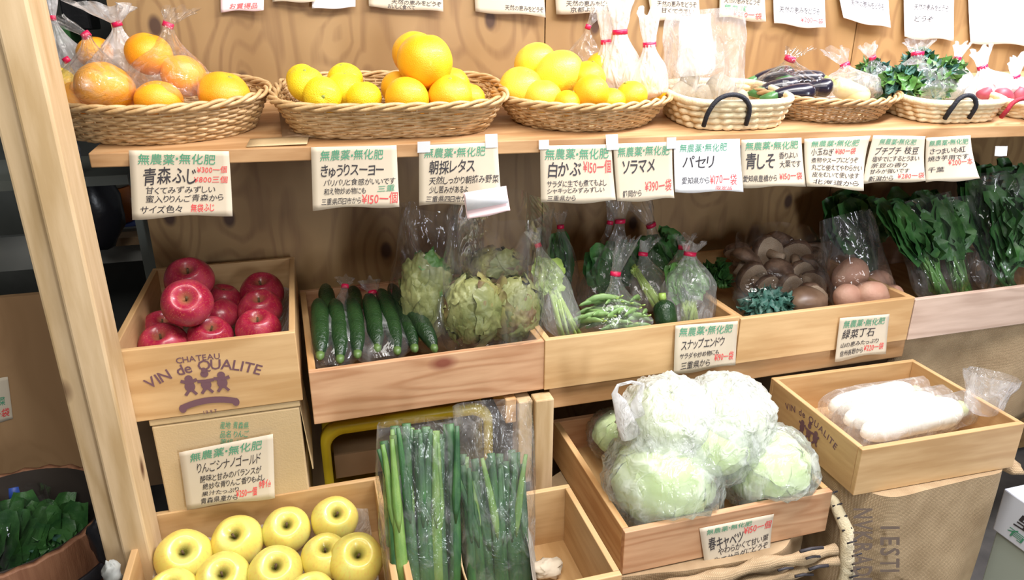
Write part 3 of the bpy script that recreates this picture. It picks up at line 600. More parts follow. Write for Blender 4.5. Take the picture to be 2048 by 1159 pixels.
# ------------------------------------------------------------------ baskets on the shelf
def sup(a, b, n, ang):
    c, s = math.cos(ang), math.sin(ang)
    return Vector((a*abs(c)**(2/n)*(1 if c >= 0 else -1), b*abs(s)**(2/n)*(1 if s >= 0 else -1), 0))
def even(a, b, n, k):
    """k points evenly spaced round a superellipse."""
    P = [sup(a, b, n, 2*PI*i/720) for i in range(721)]; d = [0]
    for i in range(720): d.append(d[-1]+(P[i+1]-P[i]).length)
    out = []; j = 0
    for i in range(k):
        tgt = d[-1]*i/k
        while d[j+1] < tgt: j += 1
        f = (tgt-d[j])/max(1e-9, d[j+1]-d[j]); out.append(P[j].lerp(P[j+1], f))
    return out
def basket(name, label, pL, pR, pF, wc, b, fa=.80, fb=.72, n=2.0, stakes=27, rows=12, style='wicker', m=WICKER, group='baskets on the shelf', hmax=None, uu=None):
    if uu: uL, uR = uu
    else: uL, uR = to_shelf(at_w(*pL, wc))[0], to_shelf(at_w(*pR, wc))[0]
    a = (uR-uL)/2; h = to_shelf(at_w(*pF, wc-b))[2]
    if hmax: h = hmax
    t = thing(name, label, 'basket', shelf((uL+uR)/2, wc, .001), group, SM.to_3x3())
    K = stakes*2+(1 if style == 'wicker' else 0)
    lo = even(a*fa, b*fb, n, K*3); hi = even(a, b, n, K*3)
    def pt(i, f, out=0):
        i %= K*3; p = lo[i].lerp(hi[i], f**.85); q = p.normalized()
        return Vector((p.x+q.x*out, p.y+q.y*out, f*h))
    if style == 'wicker':
        mb = MB(); S2 = 2*PI/3
        for r in range(rows):
            f = (r+.5)/rows*.93; ph = PI*(r % 2)
            mb.tube([pt(i, f, .0024*math.sin(PI*i/3+ph)) + Vector((0, 0, .0010*math.sin(i*.37+r*2.1))) for i in range(0, K*3-1)], h/rows*.54, 5, True)
        for sidx in range(0, K*3, 3):
            mb.tube([pt(sidx, 0), pt(sidx, .5), pt(sidx, .96)], .0019, 5)
        build('woven_wall', mb, m, t, local=True)
        mb = MB()
        for ph in (0, 2*PI/3, 4*PI/3):
            mb.tube([pt(i, 1, 0.0056*math.cos(i*.42+ph)) + Vector((0, 0, -.001+.0044*math.sin(i*.42+ph))) for i in range(0, K*3, 1)], .0036, 6, True)
        build('braided_rim', mb, m, t, local=True)
        mb = MB()
        for ph in (0, PI):
            mb.tube([pt(i, 0, .003*math.cos(i*.5+ph)) + Vector((0, 0, .004+.003*math.sin(i*.5+ph))) for i in range(0, K*3, 1)], .003, 5, True)
        build('foot_braid', mb, m, t, local=True)
    else:
        mb = MB(); R = rows
        for r in range(R):
            f = (r+.5)/R; n2 = K*3
            def rr(i): return h/R*.50*(1+.16*abs(math.sin(PI*i/5+r*1.2))-.10*(1-abs(math.sin(PI*i/5+r*1.2)))**3)
            mb.tube([pt(i, f, .002*math.sin(i*.9+r)) for i in range(n2)], [rr(i) for i in range(n2)], 8, True)
        build('plaited_wall', mb, m, t, local=True)
        mb = MB()
        mb.tube([pt(i, 1.0, .001) + Vector((0, 0, .003)) for i in range(K*3)], .0075, 8, True)
        build('bound_rim', mb, m, t, local=True)
    base = [Vector((p.x, p.y, .003)) for p in lo]
    mb = MB(); c = len(base)
    mb.add(base+[Vector((0, 0, .003))], [(i, (i+1) % c, c) for i in range(c)])
    build('woven_base', mb, m, t, local=True, solid=.004)
    t['_a'] = a; t['_h'] = h; t['_b'] = b
    del t['_a'], t['_h'], t['_b']
    return t, (uL+uR)/2, a, h
def handle(t, cx, a, b, h, half, m, rise=.022, r=.0045):
    """Cord handle stitched through the front wall of a rush basket."""
    pts = []
    for i in range(21):
        f = i/20; q = PI*f
        x = cx - half*math.cos(q)*(1.0 if 1 else 0); z = .012 + (h+rise-.012)*math.sin(q)**.6
        fr = min(1, z/h); y = -(b*.86 + (b-b*.86)*fr) - .009
        pts.append(Vector((x, y, z)))
    build('cord_handle', MB().tube(pts, r, 8), m, t, local=True)
B1, c1, a1, h1 = basket('wicker_basket', 'oval wicker basket of bagged oranges, leftmost on the shelf', (96, 205), (538, 192), (320, 216), .15, .145, .82, .76)
B2, c2, a2, h2 = basket('wicker_basket', 'long oblong wicker basket holding yellow citrus beside big oranges', (553, 200), (1000, 210), (780, 212), .15, .150, .84, .74, n=3.6)
B3, c3, a3, h3 = basket('wicker_basket', 'oval wicker basket of pale yellow citrus and small oranges', (990, 185), (1332, 198), (1150, 214), .14, .130, .76, .74)
B4, c4, a4, h4 = basket('rush_basket', 'pale rush basket with black handle holding the tall clear bag', (1334, 200), (1548, 205), (1400, 212), .115, .105, .84, .84, n=3.2, rows=4, style='rush', m=RUSH, stakes=30)
B5, c5, a5, h5 = basket('wicker_basket', 'oval wicker basket of dark glossy vegetables, right of the rush basket', (1515, 200), (1772, 195), (1630, 206), .145, .12, .80, .76, m=WICKER_D)
B6, c6, a6, h6 = basket('rush_basket', 'long rush basket with black handle holding leafy bags', (1772, 200), (1946, 212), (1870, 212), .125, .11, .86, .86, n=3.6, rows=4, style='rush', m=RUSH, stakes=34)
B7, c7, a7, h7 = basket('rush_basket', 'rush basket with red handles at the right edge of the shelf', (1958, 212), (2170, 212), (2000, 218), .125, .11, .86, .86, n=3.6, rows=4, style='rush', m=RUSH, stakes=34)
hx = lambda px, py, c, w: to_shelf(at_w(px, py, w))[0]-c
handle(B4, hx(1448, 245, c4, .015), a4, .105, h4, .043, ROPE_K)
handle(B6, hx(1908, 245, c6, .02), a6, .11, h6, .028, ROPE_K)
handle(B7, hx(2018, 250, c7, .02), a7, .11, h7, .030, ROPE_R)
# loose sheets under and between the baskets
mb = MB().grid(lambda u, v: shelf(.30+u*.16-.02*v, .05+.16*v, .0015+.004*math.sin(3*u+2*v)**2+.03*max(0, v-.6)), 8, 8)
tag(build('paper_sheet', mb, CARD_D, solid=.001), 'brown paper sheet on the shelf between the first two baskets', 'paper')
mb = MB().grid(lambda u, v: shelf(.245+u*.10, .006+.05*v, .0012+.002*u), 4, 4)
tag(build('paper_sheet', mb, CARD, solid=.001), 'buff paper slip on the shelf edge right of the leftmost basket', 'paper')

# ------------------------------------------------------------------ fruit
def apple_proto(name, skin):
    r = thing(name, None, None)
    prof = []
    for i in range(29):
        q = PI*i/28; rr = math.sin(q)*(1+.10*math.cos(q)); z = -math.cos(q)*.90
        if q > 2.44: k = (q-2.44)/(PI-2.44); z -= .68*k**1.5
        if q < .55: k = 1-q/.55; z += .22*k*k
        prof.append((max(rr, .004)*1.02, z))
    def lob(p, a):
        k = .5-.5*p.z
        return Vector((p.x, p.y, p.z))*(1+.022*math.cos(5*a)*k+.012*math.cos(2*a+.6))
    build('fruit_body', MB().lathe([(x*.5, z*.5) for x, z in prof], 36, fn=lob, caps=True), skin, r, local=True)
    build('stem', MB().tube([(0, 0, .06), (.008, .004, .18), (.025, .012, .29)], [.026, .02, .026], 7), STEM, r, local=True, label='dark woody stem')
    return r
def citrus_proto(name, skin, flat=.88, nip=0, neck=0):
    r = thing(name, None, None); prof = []
    for i in range(25):
        q = PI*i/24; z = -math.cos(q)*flat; rr = math.sin(q)
        if nip and q < .5: z -= nip*(1-q/.5)**2
        if q > 2.7: k = (q-2.7)/(PI-2.7); z += (-.10+neck)*k*k
        prof.append((max(rr, .003)*.5, z*.5))
    build('fruit_body', MB().lathe(prof, 32, fn=lambda p, a: p*(1+.012*math.cos(3*a)+.02*nz(p, 3)), caps=True), skin, r, local=True)
    zt = prof[-1][1]
    build('calyx', MB().lathe([(.004, zt-.02), (.05, zt-.005), (.055, zt+.012), (.02, zt+.026), (.003, zt+.028)], 8, caps=True), CALYX, r, local=True, label='dry green calyx')
    return r
def scatter(proto, rows, group, cat, posfn, tilt=.5, seed=0):
    rnd = random.Random(seed); first = not proto.get('label')
    for row in rows:
        px, py, rp, pl, label = row[:5]
        p = posfn(px, py, pl); r = wr(p, rp)
        rot = row[5] if len(row) > 5 else (rnd.uniform(-tilt, tilt), rnd.uniform(-tilt, tilt), rnd.uniform(0, 6))
        if first: o = proto; first = False
        else: o = dup(proto)
        put(o, p, rot, 2*r); tag(o, label, cat, group)
cit = citrus_proto('orange', ORANGE)
scatter(cit, [(210, 176, 56, .08, 'biggest bagged orange, at the front of the leftmost basket'),
              (318, 203, 46, .07, 'bagged orange half sunk behind the rim of the leftmost basket'),
              (298, 108, 45, .15, 'bagged orange topmost in the leftmost basket'),
              (368, 152, 44, .14, 'bagged orange right of the topmost one in the leftmost basket'),
              (150, 200, 38, .10, 'small shaded orange low at the left of the leftmost basket'),
              (190, 105, 34, .22, 'pale orange at the back of the leftmost basket'),
              (260, 180, 40, .20, 'orange behind the biggest bagged orange'),
              ], 'oranges in the leftmost basket', 'orange', at_w, seed=1)
scatter(cit, [(450, 191, 51, .10, 'loose bright mandarin at the right end of the leftmost basket', (.3, .4, 1))], 'oranges in the leftmost basket', 'orange', at_w)
yz = citrus_proto('yellow_citrus', YUZU, .92)
scatter(yz, [(118, 165, 32, .13, 'small yellow citrus at the far left of the leftmost basket'),
             (612, 168, 37, .10, 'yellow citrus at the left end of the oblong basket', (.5, 0, 0)),
             (606, 160, 33, .17, 'yellow citrus behind the leftmost one in the oblong basket'),
             (690, 160, 36, .18, 'yellow citrus standing highest in the oblong basket'),
             (645, 192, 38, .075, 'yellow citrus with its hollow end showing, front of the oblong basket', (1.5, .2, 0)),
             (690, 180, 38, .12, 'yellow citrus in the middle of the yellow heap'),
             (728, 196, 35, .085, 'yellow citrus at the right of the yellow heap, next to an orange'),
             ], 'yellow citrus', 'citrus', at_w, seed=2)
og = citrus_proto('orange', ORANGE_Y, .94)
scatter(og, [(830, 108, 46, .20, 'big orange hidden behind the topmost one'),
             (850, 122, 56, .12, 'biggest orange stacked on top in the oblong basket'),
             (798, 178, 36, .17, 'orange below and left of the stacked big one'),
             (814, 198, 44, .075, 'orange showing its stem end at the front of the oblong basket', (-1.0, .1, 0)),
             (905, 170, 36, .19, 'orange below and right of the stacked big one'),
             (900, 193, 44, .09, 'pale orange right of the stem-end one in the oblong basket'),
             (857, 187, 34, .15, 'orange in the gap under the stacked big one'),
             (938, 197, 32, .13, 'orange at the right end of the oblong basket')], 'large oranges in the oblong basket', 'orange', at_w, seed=3)
pm = citrus_proto('pale_citrus', POMELO, .9)
scatter(pm, [(1070, 126, 43, .19, 'pale yellow citrus at the back left of the third basket'),
             (1118, 150, 52, .15, 'largest pale yellow citrus, in the middle of the third basket'),
             (1044, 178, 46, .135, 'pale yellow citrus at the front left of the third basket'),
             (1085, 195, 38, .10, 'pale yellow citrus between the front left one and the small oranges')], 'pale citrus in the third basket', 'citrus', at_w, seed=4)
so = citrus_proto('small_orange', ORANGE_Y, .95, neck=.1)
scatter(so, [(1182, 187, 37, .075, 'small orange with its stem end up at the front of the third basket', (-.9, .2, .3)),
             (1176, 158, 36, .13, 'small orange behind the front one in the third basket'),
             (1205, 138, 35, .18, 'small orange highest in the right half of the third basket'),
             (1236, 145, 30, .20, 'small orange partly under the white bags'),
             (1135, 208, 28, .07, 'small orange low between two pale citrus at the front'),
             (1222, 205, 30, .08, 'small orange low right of the front one'),
             (1262, 194, 33, .09, 'bagged small orange at the right of the third basket'),
             (1305, 182, 30, .12, 'bagged small orange at the far right of the third basket')], 'small oranges in the third basket', 'orange', at_w, seed=5)
# red apples
ra = apple_proto('red_apple', RED_A)
scatter(ra, [(374, 604, 48, 1.005, 'large red apple on top of the heap in the branded crate', (.9, .1, 0)),
             (378, 556, 46, 1.01, 'red apple behind the topmost one, at the back of the crate', (.5, 0, 0)),
             (326, 688, 47, .925, 'red apple with a pale top at the front left of the crate', (.4, -.1, 0)),
             (421, 670, 43, .93, 'red apple at the front middle of the crate', (.4, .2, 0)),
             (516, 655, 43, .935, 'red apple at the front right, nearest of a row of three', (.3, 0, 0)),
             (520, 616, 42, .94, 'red apple in the middle of the right-hand row', (.3, 0, 1)),
             (524, 582, 42, .945, 'red apple at the back of the right-hand row', (.3, 0, 2)),
             (324, 655, 38, .92, 'red apple in the shade by the left wall of the crate'),
             (436, 632, 40, .93, 'red apple behind the front middle one'),
             (446, 598, 36, .94, 'red apple with a yellow patch in the middle of the back row'),
             (300, 700, 30, .90, 'red apple squeezed in the front left corner')][:-1], 'red apples in the branded crate', 'apple', at_z, seed=6)
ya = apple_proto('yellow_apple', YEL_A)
up = (-.25, .12, 0)
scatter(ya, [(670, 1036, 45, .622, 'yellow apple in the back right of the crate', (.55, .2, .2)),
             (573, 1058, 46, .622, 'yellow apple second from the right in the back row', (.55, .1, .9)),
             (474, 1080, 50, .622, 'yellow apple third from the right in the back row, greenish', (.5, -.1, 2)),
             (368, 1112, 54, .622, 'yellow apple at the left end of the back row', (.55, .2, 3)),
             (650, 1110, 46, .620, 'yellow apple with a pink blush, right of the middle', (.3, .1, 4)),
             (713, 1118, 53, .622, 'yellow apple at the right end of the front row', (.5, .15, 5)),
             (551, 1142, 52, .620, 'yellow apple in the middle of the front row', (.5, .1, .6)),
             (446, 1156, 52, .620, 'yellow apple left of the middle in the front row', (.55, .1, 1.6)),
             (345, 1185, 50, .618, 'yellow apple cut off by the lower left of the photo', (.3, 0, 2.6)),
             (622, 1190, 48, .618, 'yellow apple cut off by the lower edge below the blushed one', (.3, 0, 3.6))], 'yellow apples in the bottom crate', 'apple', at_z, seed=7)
# crumpled liners
def liner(label, x0, x1, y0, y1, z, m, amp=.012, rise=.03, seed=0):
    def fn(u, v):
        e = max(0, max(abs(u-.5), abs(v-.5))*2-.86)/.14
        return Vector((x0+(x1-x0)*u, y0+(y1-y0)*v, z+amp*nz((u*7+seed, v*7, 1))+rise*e*(.6+.5*nz((u*5, v*5, seed+4)))))
    return tag(build('crate_liner', MB().grid(fn, 40, 40), m), label, 'liner')
pc = ROOTM[apc].to_translation()
liner('crumpled clear liner under the yellow apples', pc.x-.185, pc.x+.185, pc.y-.16, pc.y+.16, .570, LINER, .012, .055, 1)
pc = ROOTM[wine].to_translation()
liner('crumpled clear liner under the red apples', pc.x-.13, pc.x+.13, pc.y-.2, pc.y+.2, .882, LINER, .010, .06, 2)

# ------------------------------------------------------------------ plastic bags
def bag(label, base, tie, rx, ry, flare=None, m=FILM, tied=True, neck=.10, open_w=None, seed=0, group=None, tilt=None, foot=.45, taper=1.4, cat='plastic bag', ax=None, fl=.42):
    """Gathered film bag: rounded foot, body, pleated neck at the tie, flared top; a red tape is a part."""
    base, tie = Vector(base), Vector(tie); A = tie-base
    X = Vector(ax) if ax else Vector((math.cos(TH), -math.sin(TH)*.5, 0)); X = (X-A.normalized()*X.dot(A.normalized())).normalized(); Y = A.normalized().cross(X)
    t = thing('plastic_bag', label, cat, base, group); nu, nv = 56, 34
    if flare is None: flare = tie + A.normalized()*.05
    flare = Vector(flare)
    def prof(s):
        if s < .18: k = s/.18; return foot+(1-foot)*math.sin(k*PI/2)
        k = (s-.18)/.82
        if not tied: return 1+(open_w-1)*k if open_w else 1
        return neck+(1-neck)*(math.cos(k**taper*PI)*.5+.5)
    def fn(u, v):
        a = 2*PI*u; s = v
        pl = (0 if not tied else max(0, s-.35)/.65)
        r = prof(s); wob = 1 + .13*nz((math.cos(a)*1.6+seed, math.sin(a)*1.6, s*3.0)) + .05*nz((math.cos(a)*4+seed, math.sin(a)*4, s*7))
        wob += pl*(.16*math.sin(11*a+seed+2.5*s)+.09*math.sin(19*a+seed*2))*(1-.5*pl)
        if not tied: wob += .045*s*math.sin(5*a+seed+4*s)+.03*s*math.sin(9*a+2*seed-3*s)
        return base + A*s + X*(rx*r*wob*math.cos(a)) + Y*(ry*r*wob*math.sin(a))
    mb = MB().grid(fn, nu, nv, closed_u=True)
    if tied:
        D = flare-tie
        def fn2(u, v):
            a = 2*PI*u; r = neck*(1+v*fl/neck*.55)*(1+.25*math.sin(9*a+seed)*v+.2*nz((math.cos(a)*3, math.sin(a)*3, v*3+seed)))
            return tie + D*v*(1+.15*math.sin(5*a+seed)*v) + X*(rx*r*math.cos(a)) + Y*(rx*.6*r*math.sin(a))
        mb.grid(fn2, nu, 8, closed_u=True)
    c = len(mb.v); mb.add([base]+[fn(i/nu, 0) for i in range(nu)], [(0, 1+(i+1) % nu, 1+i) for i in range(nu)])
    build('film', mb, m, t)
    if tied:
        rr = max(.0045, rx*neck*.95)
        d = (A.normalized()+(flare-tie).normalized()).normalized(); x = (X-d*X.dot(d)).normalized(); y = d.cross(x)
        tb = MB()
        tb.grid(lambda u, v: tie + d*((v-.5)*.009) + x*(rr*1.18*math.cos(2*PI*u)) + y*(rr*.85*math.sin(2*PI*u)), 20, 2, closed_u=True)
        build('red_tie', tb, LABELRED, t, solid=.0012, label='red tape tie')
    return t
PW = lambda px, py, w: at_w(px, py, w)
def wbag(label, b, tie, rpx, w, wt, ry, flare=None, wf_=None, **kw):
    pb_ = at_w(*b, w); f = at_w(*flare, wf_ if wf_ is not None else wt) if flare else None
    return bag(label, pb_, at_w(*tie, wt), wr(pb_, rpx), ry, f, ax=SU, **kw)
def ybag(label, b, tie, rpx, y, yt, ry, flare=None, yf_=None, **kw):
    pb_ = at_y(*b, y); f = at_y(*flare, yf_ if yf_ is not None else yt) if flare else None
    return bag(label, pb_, at_y(*tie, yt), wr(pb_, rpx), ry, f, **kw)
# leftmost basket
wbag('clear bag round the big front orange, its tied end pulled up left', (215, 225), (172, 70), 76, .085, .12, .105, (108, 36), m=FILM, seed=1, group='bags in the leftmost basket', taper=1.0, fl=.3)
wbag('clear bag of oranges tied at the top right of the leftmost basket', (345, 222), (336, 50), 88, .115, .15, .082, (362, 18), m=FILM, seed=2, group='bags in the leftmost basket', taper=1.1)
wbag('clear bag at the back of the leftmost basket with a fat pleated top', (255, 200), (234, 48), 80, .20, .20, .045, (200, 8), m=FILM_M, seed=3, group='bags in the leftmost basket', taper=1.2, fl=1.0)
wbag('clear bag of small yellow citrus at the left of the leftmost basket', (128, 215), (133, 120), 48, .13, .13, .04, (90, 108), m=FILM, seed=4, group='bags in the leftmost basket', taper=1.2)
wbag('milky bag standing tallest at the left of the leftmost basket', (165, 190), (105, 36), 52, .24, .24, .03, (98, -30), m=FILM_M, seed=5, group='bags in the leftmost basket', taper=1.0, fl=.5)
# third basket
wbag('tan-tinted bag with a slanting top at the back of the third basket', (1165, 160), (1176, 54), 38, .22, .22, .03, (1205, 10), m=FILM, seed=6, group='bags in the third basket', fl=.7)
wbag('white bag with a low red tie in the third basket, left of the twin bags', (1215, 175), (1212, 84), 30, .17, .17, .03, (1212, 20), m=FILM_W, seed=7, group='bags in the third basket', neck=.3)
wbag('white bag with the highest red tie among the third basket bags', (1245, 190), (1240, 64), 46, .15, .15, .035, (1243, -5), m=FILM_W, seed=8, group='bags in the third basket', neck=.28)
wbag('white bag of small oranges at the right end of the third basket', (1300, 200), (1299, 89), 38, .12, .12, .035, (1299, 20), m=FILM_W, seed=9, group='bags in the third basket', neck=.3)
# rush basket: tall open bag of roots
wbag('tall clear open-topped bag of roots in the pale rush basket', (1410, 205), (1412, 18), 78, .115, .12, .038, m=FILM_H, tied=False, open_w=1.02, seed=10, foot=.8)
wbag('white inner bag standing inside the tall clear bag', (1392, 150), (1390, 30), 40, .115, .12, .022, m=FILM_W, tied=False, open_w=.75, seed=11, foot=.8)
def lump(mb, c, r, ax=(1, 1, 1), seed=0, n=18, amp=.12, rot=None, mi=0, hi=0):
    M3 = (rot or Euler((0, 0, 0))).to_matrix()
    prof = [(max(.002, math.sin(PI*i/14)), -math.cos(PI*i/14)) for i in range(15)]
    def f(p, a):
        q = Vector((p.x*ax[0], p.y*ax[1], p.z*ax[2]))
        s = 1+amp*nz(q*1.3+Vector((seed, seed*2, 0)))+hi*nz(q*5+Vector((seed, 0, seed)))
        return M3 @ (q*s*r) + Vector(c)
    mb.lathe(prof, n, mi, f, caps=True)
rows = [(1365, 190, 28, 'taro root at the left in the tall clear bag'), (1408, 196, 26, 'taro root in the middle of the tall clear bag'), (1440, 184, 34, 'largest taro root, at the right in the tall clear bag'), (1475, 200, 24, 'taro root by the right rim of the rush basket'), (1380, 160, 20, 'taro root on top of the others in the tall clear bag')]
for k, (px, py, rp, lb) in enumerate(rows):
    c = at_w(px, py, .115); mb = MB(); lump(mb, c, wr(c, rp), (1, .8, 1), k); tag(build('taro_root', mb, TARO), lb, 'root vegetable', 'roots in the tall bag')
# dark basket
def bendtube(p0, p1, r0, sag, n=14, prof=None, side=Vector((0, 0, 1))):
    pts = []; rs = []
    for i in range(n+1):
        f = i/n; pts.append(Vector(p0).lerp(Vector(p1), f)+side*(sag*4*f*(1-f)))
        rs.append(r0*(prof(f) if prof else (1-(2*f-1)**4*.75)))
    return pts, rs
eg = [(1500, 165, 1590, 150, 'eggplant highest at the back left'), (1515, 185, 1600, 175, 'eggplant at the left of the dark basket'), (1540, 195, 1630, 188, 'eggplant at the front of the dark basket'), (1570, 160, 1650, 165, 'eggplant in the middle of the heap'), (1600, 185, 1665, 178, 'eggplant next to the yellow squash')]
for k, (x0, y0, x1, y1, lb) in enumerate(eg):
    w = (.22, .15, .09, .19, .12)[k]; a, b_ = at_w(x0, y0, w), at_w(x1, y1, w-.02)
    t = thing('eggplant', 'dark glossy '+lb, 'eggplant', a.lerp(b_, .5), 'eggplants in the dark basket')
    pts, rs = bendtube(a, b_, .021, .006, prof=lambda f: (.55+.5*f)*(1-(2*f-1)**6*.8)); build('fruit_body', MB().tube(pts, rs, 14), EGGP, t)
    d = (a-b_).normalized(); build('cap', MB().tube([a-d*.012, a+d*.004, a+d*.02], [.014, .010, .004], 8), LEAF_D, t, label='green cap')
t = thing('yellow_squash', 'pale yellow squash at the right in the dark basket', 'squash', at_w(1695, 180, .12))
pts, rs = bendtube(at_w(1665, 165, .13), at_w(1735, 205, .10), .024, .0, prof=lambda f: (.75+.35*f)*(1-(2*f-1)**6*.8)); build('fruit_body', MB().tube(pts, rs, 16), SQUASH, t)
d = (pts[0]-pts[-1]).normalized(); build('stem', MB().tube([pts[0], pts[0]+d*.02], [.008, .006], 7), LEAF_L, t, label='green stem')
wbag('glossy clear bag over the dark eggplants', (1575, 205), (1580, 118), 76, .15, .17, .07, (1600, 96), m=FILM_C, seed=12, taper=1.5, neck=.13, group='bags in the dark basket')
wbag('greenish clear bag round the yellow squash', (1700, 205), (1690, 130), 66, .12, .16, .05, (1668, 100), m=FILM_H, seed=13, taper=1.5, neck=.13, group='bags in the dark basket')

# ------------------------------------------------------------------ leaves
def leaf(mb, o, d, nrm, ln, wd, curl=.3, ruf=.15, seed=0, nu=6, nv=9, mi=0, shape=1):
    d = Vector(d).normalized(); nrm = Vector(nrm); nrm = (nrm-d*nrm.dot(d)).normalized(); x = d.cross(nrm)
    o = Vector(o)
    def fn(u, v):
        w = wd*(math.sin(PI*min(1, .10+.84*v))**.45 if shape else (.25+.75*math.sin(PI*min(1, v*.95))))
        s = (u-.5)*2
        e = abs(s)**1.5
        q = o + d*(ln*(v-.18*curl*v*v)) + x*(s*w*.5) + nrm*(-curl*ln*v*v*.6 + .25*w*s*s)
        return q + nrm*(ruf*wd*e*math.sin(11*v+seed+2*s) + ruf*wd*.5*e*math.sin(27*v+seed*3+s)) + d*(ruf*wd*.4*e*math.sin(9*v+seed*2)) + nrm*(ruf*.25*wd*nz((u*5+seed, v*7, seed)))
    return mb.grid(fn, nu, nv, mi)
def greens(name, label, base, tops, m, n=26, spread=.03, wid=.05, seed=0, stalk=.45, ms=LEAF_L, group=None, cat='leafy greens', r0=.016):
    """A tied bunch: stalks rising from the base, leaves towards the top."""
    rnd = random.Random(seed); t = thing(name, label, cat, base, group); base = Vector(base); top = Vector(tops)
    lm, sm_ = MB(), MB(); A = top-base
    for i in range(n):
        off = Vector((rnd.uniform(-1, 1), rnd.uniform(-1, 1), 0)); off2 = Vector((rnd.uniform(-1, 1), rnd.uniform(-.6, .6), rnd.uniform(-.25, .1)))
        p0 = base+off*r0; p1 = base+A*(stalk*rnd.uniform(.8, 1.15))+off2*spread*.6; p2 = base+A*rnd.uniform(.8, 1.0)+off2*spread
        sm_.tube([p0, p0.lerp(p1, .5)+off*.002, p1], [.0055, .0045, .003], 6, flat=.6)
        leaf(lm, p1-(p1-p0)*.1, p2-p1, (off2.x*.5+rnd.uniform(-.4, .4), -1, .2), (p2-p1).length*1.15, wid*rnd.uniform(.7, 1.2), .25, .16, i+seed)
    build('stalks', sm_, ms, t); build('leaves', lm, m, t); return t
def head(name, label, c, r, ax, m, m2=None, n=60, seed=0, group=None, wid=.55, cat='lettuce', ruf=.28):
    """Loose ruffled head: leaves laid round an ellipsoid, growing upward from its foot."""
    rnd = random.Random(seed); t = thing(name, label, cat, Vector(c)-Vector((0, 0, r*ax[2])), group)
    A, B = MB(), MB(); lump(A, c, r*.74, ax, seed, amp=.25, hi=.15)
    for i in range(n):
        f = (i+.5)/n; z = 1-2*f*.86; a = i*2.39996+seed; rr = math.sqrt(max(0, 1-z*z))
        nn = Vector((rr*math.cos(a), rr*math.sin(a), z)); p = Vector((nn.x*ax[0], nn.y*ax[1], nn.z*ax[2]))*r*rnd.uniform(.80, .95)+Vector(c)
        d = Vector((0, 0, 1)) - nn*nn.z + Vector((rnd.uniform(-.6, .6), rnd.uniform(-.6, .6), .1)); 
        if d.length < .05: d = Vector((1, 0, 0))
        d.normalize(); ln = r*rnd.uniform(.7, 1.1)
        leaf(B if (m2 and rnd.random() < .35) else A, p-d*ln*.5, d, nn, ln, r*wid*rnd.uniform(.8, 1.3), .5, ruf, i, 6, 9)
    build('leaves', A, m, t)
    if B.v: build('dark_leaves', B, m2, t, label='darker purplish leaves')
    return t
def folded_head(label, c, r, ax, m, m2, seed, group, n=17):
    """Broad cupped leaves folded over each other, wavy at the rim."""
    rnd = random.Random(seed); c = Vector(c); t = thing('lettuce', label, 'lettuce', c-Vector((0, 0, r*ax[2])), group)
    A, B = MB(), MB(); lump(A, c, r*.82, ax, seed, 32, .22, hi=.10)
    for i in range(n):
        z = .85-1.5*(i+.5)/n; ph = i*2.39996+seed; rr = math.sqrt(1-z*z); nn = Vector((rr*math.cos(ph), rr*math.sin(ph), z))
        tx = nn.orthogonal().normalized(); ty = nn.cross(tx); an = rnd.uniform(.50, .85); el = rnd.uniform(.6, 1.0)
        def fn(u, v, nn=nn, tx=tx, ty=ty, an=an, el=el, i=i):
            a = 2*PI*u; th = an*v*(1+.16*math.sin(3*a+i)+.07*math.sin(8*a+i*2))
            d = (nn+(tx*math.cos(a)+ty*el*math.sin(a))*math.tan(min(1.2, th))).normalized()
            k = .86+.035*(i % 4)+v**3*(.03+.045*math.sin(5*a+i)+.03*math.sin(14*a+2*i))+.07*nz(d*2.6+Vector((i, seed, 0)))+.05*nz(d*8+Vector((i, 0, seed)))-.03*abs(math.sin(2.5*a))*v
            return c+Vector((d.x*ax[0], d.y*ax[1], d.z*ax[2]))*(r*k)
        (B if rnd.random() < .3 else A).grid(fn, 48, 10, closed_u=True)
    build('leaves', A, m, t)
    if B.v: build('dark_leaves', B, m2, t, label='darker purplish leaves')
# leafy rush basket and last basket
for k, (px, py, rp, w, lb) in enumerate([(1745, 150, 34, .20, 'small green leafy bunch at the left end of the leafy rush basket'), (1800, 172, 44, .12, 'green leafy bunch in the front of the leafy rush basket'), (1865, 160, 46, .14, 'green leafy bunch in the middle of the leafy rush basket'), (1895, 150, 36, .19, 'green leafy bunch at the right of the leafy rush basket'), (1835, 130, 34, .20, 'green leafy bunch topmost at the back')]):
    c = at_w(px, py, w); head('leafy_greens', lb, c, wr(c, rp), (1, .7, .85), LEAF_M, LEAF_B, 40, k+20, 'greens in the rush basket', .6, 'leafy greens')
wbag('white-topped bag at the left of the leafy rush basket', (1750, 185), (1745, 116), 44, .19, .19, .04, (1735, 90), m=FILM_H, seed=14, group='bags of leafy greens', neck=.14)
wbag('clear bag over the middle greens of the leafy rush basket', (1840, 208), (1835, 108), 82, .14, .18, .06, (1840, 82), m=FILM_H, seed=15, group='bags of leafy greens', neck=.14, taper=1.8)
wbag('white bag over the right-hand greens of the leafy rush basket', (1905, 200), (1915, 118), 44, .17, .19, .04, (1925, 88), m=FILM_W, seed=16, group='bags of leafy greens', neck=.14)
for k, (px, py, rp, w, lb) in enumerate([(1975, 188, 22, .10, 'small red root left in the red-handled basket'), (2005, 195, 22, .08, 'small red root at the front of the red-handled basket'), (1990, 178, 20, .13, 'small red root behind in the red-handled basket'), (2035, 200, 22, .10, 'small red root at the right edge of the photo')]):
    c = at_w(px, py, w); mb = MB(); lump(mb, c, wr(c, rp), (1.25, .9, .8), k+5, rot=Euler((0, .4*k, .3))); tag(build('red_root', mb, BEET), lb, 'root vegetable', 'roots in the red-handled basket')
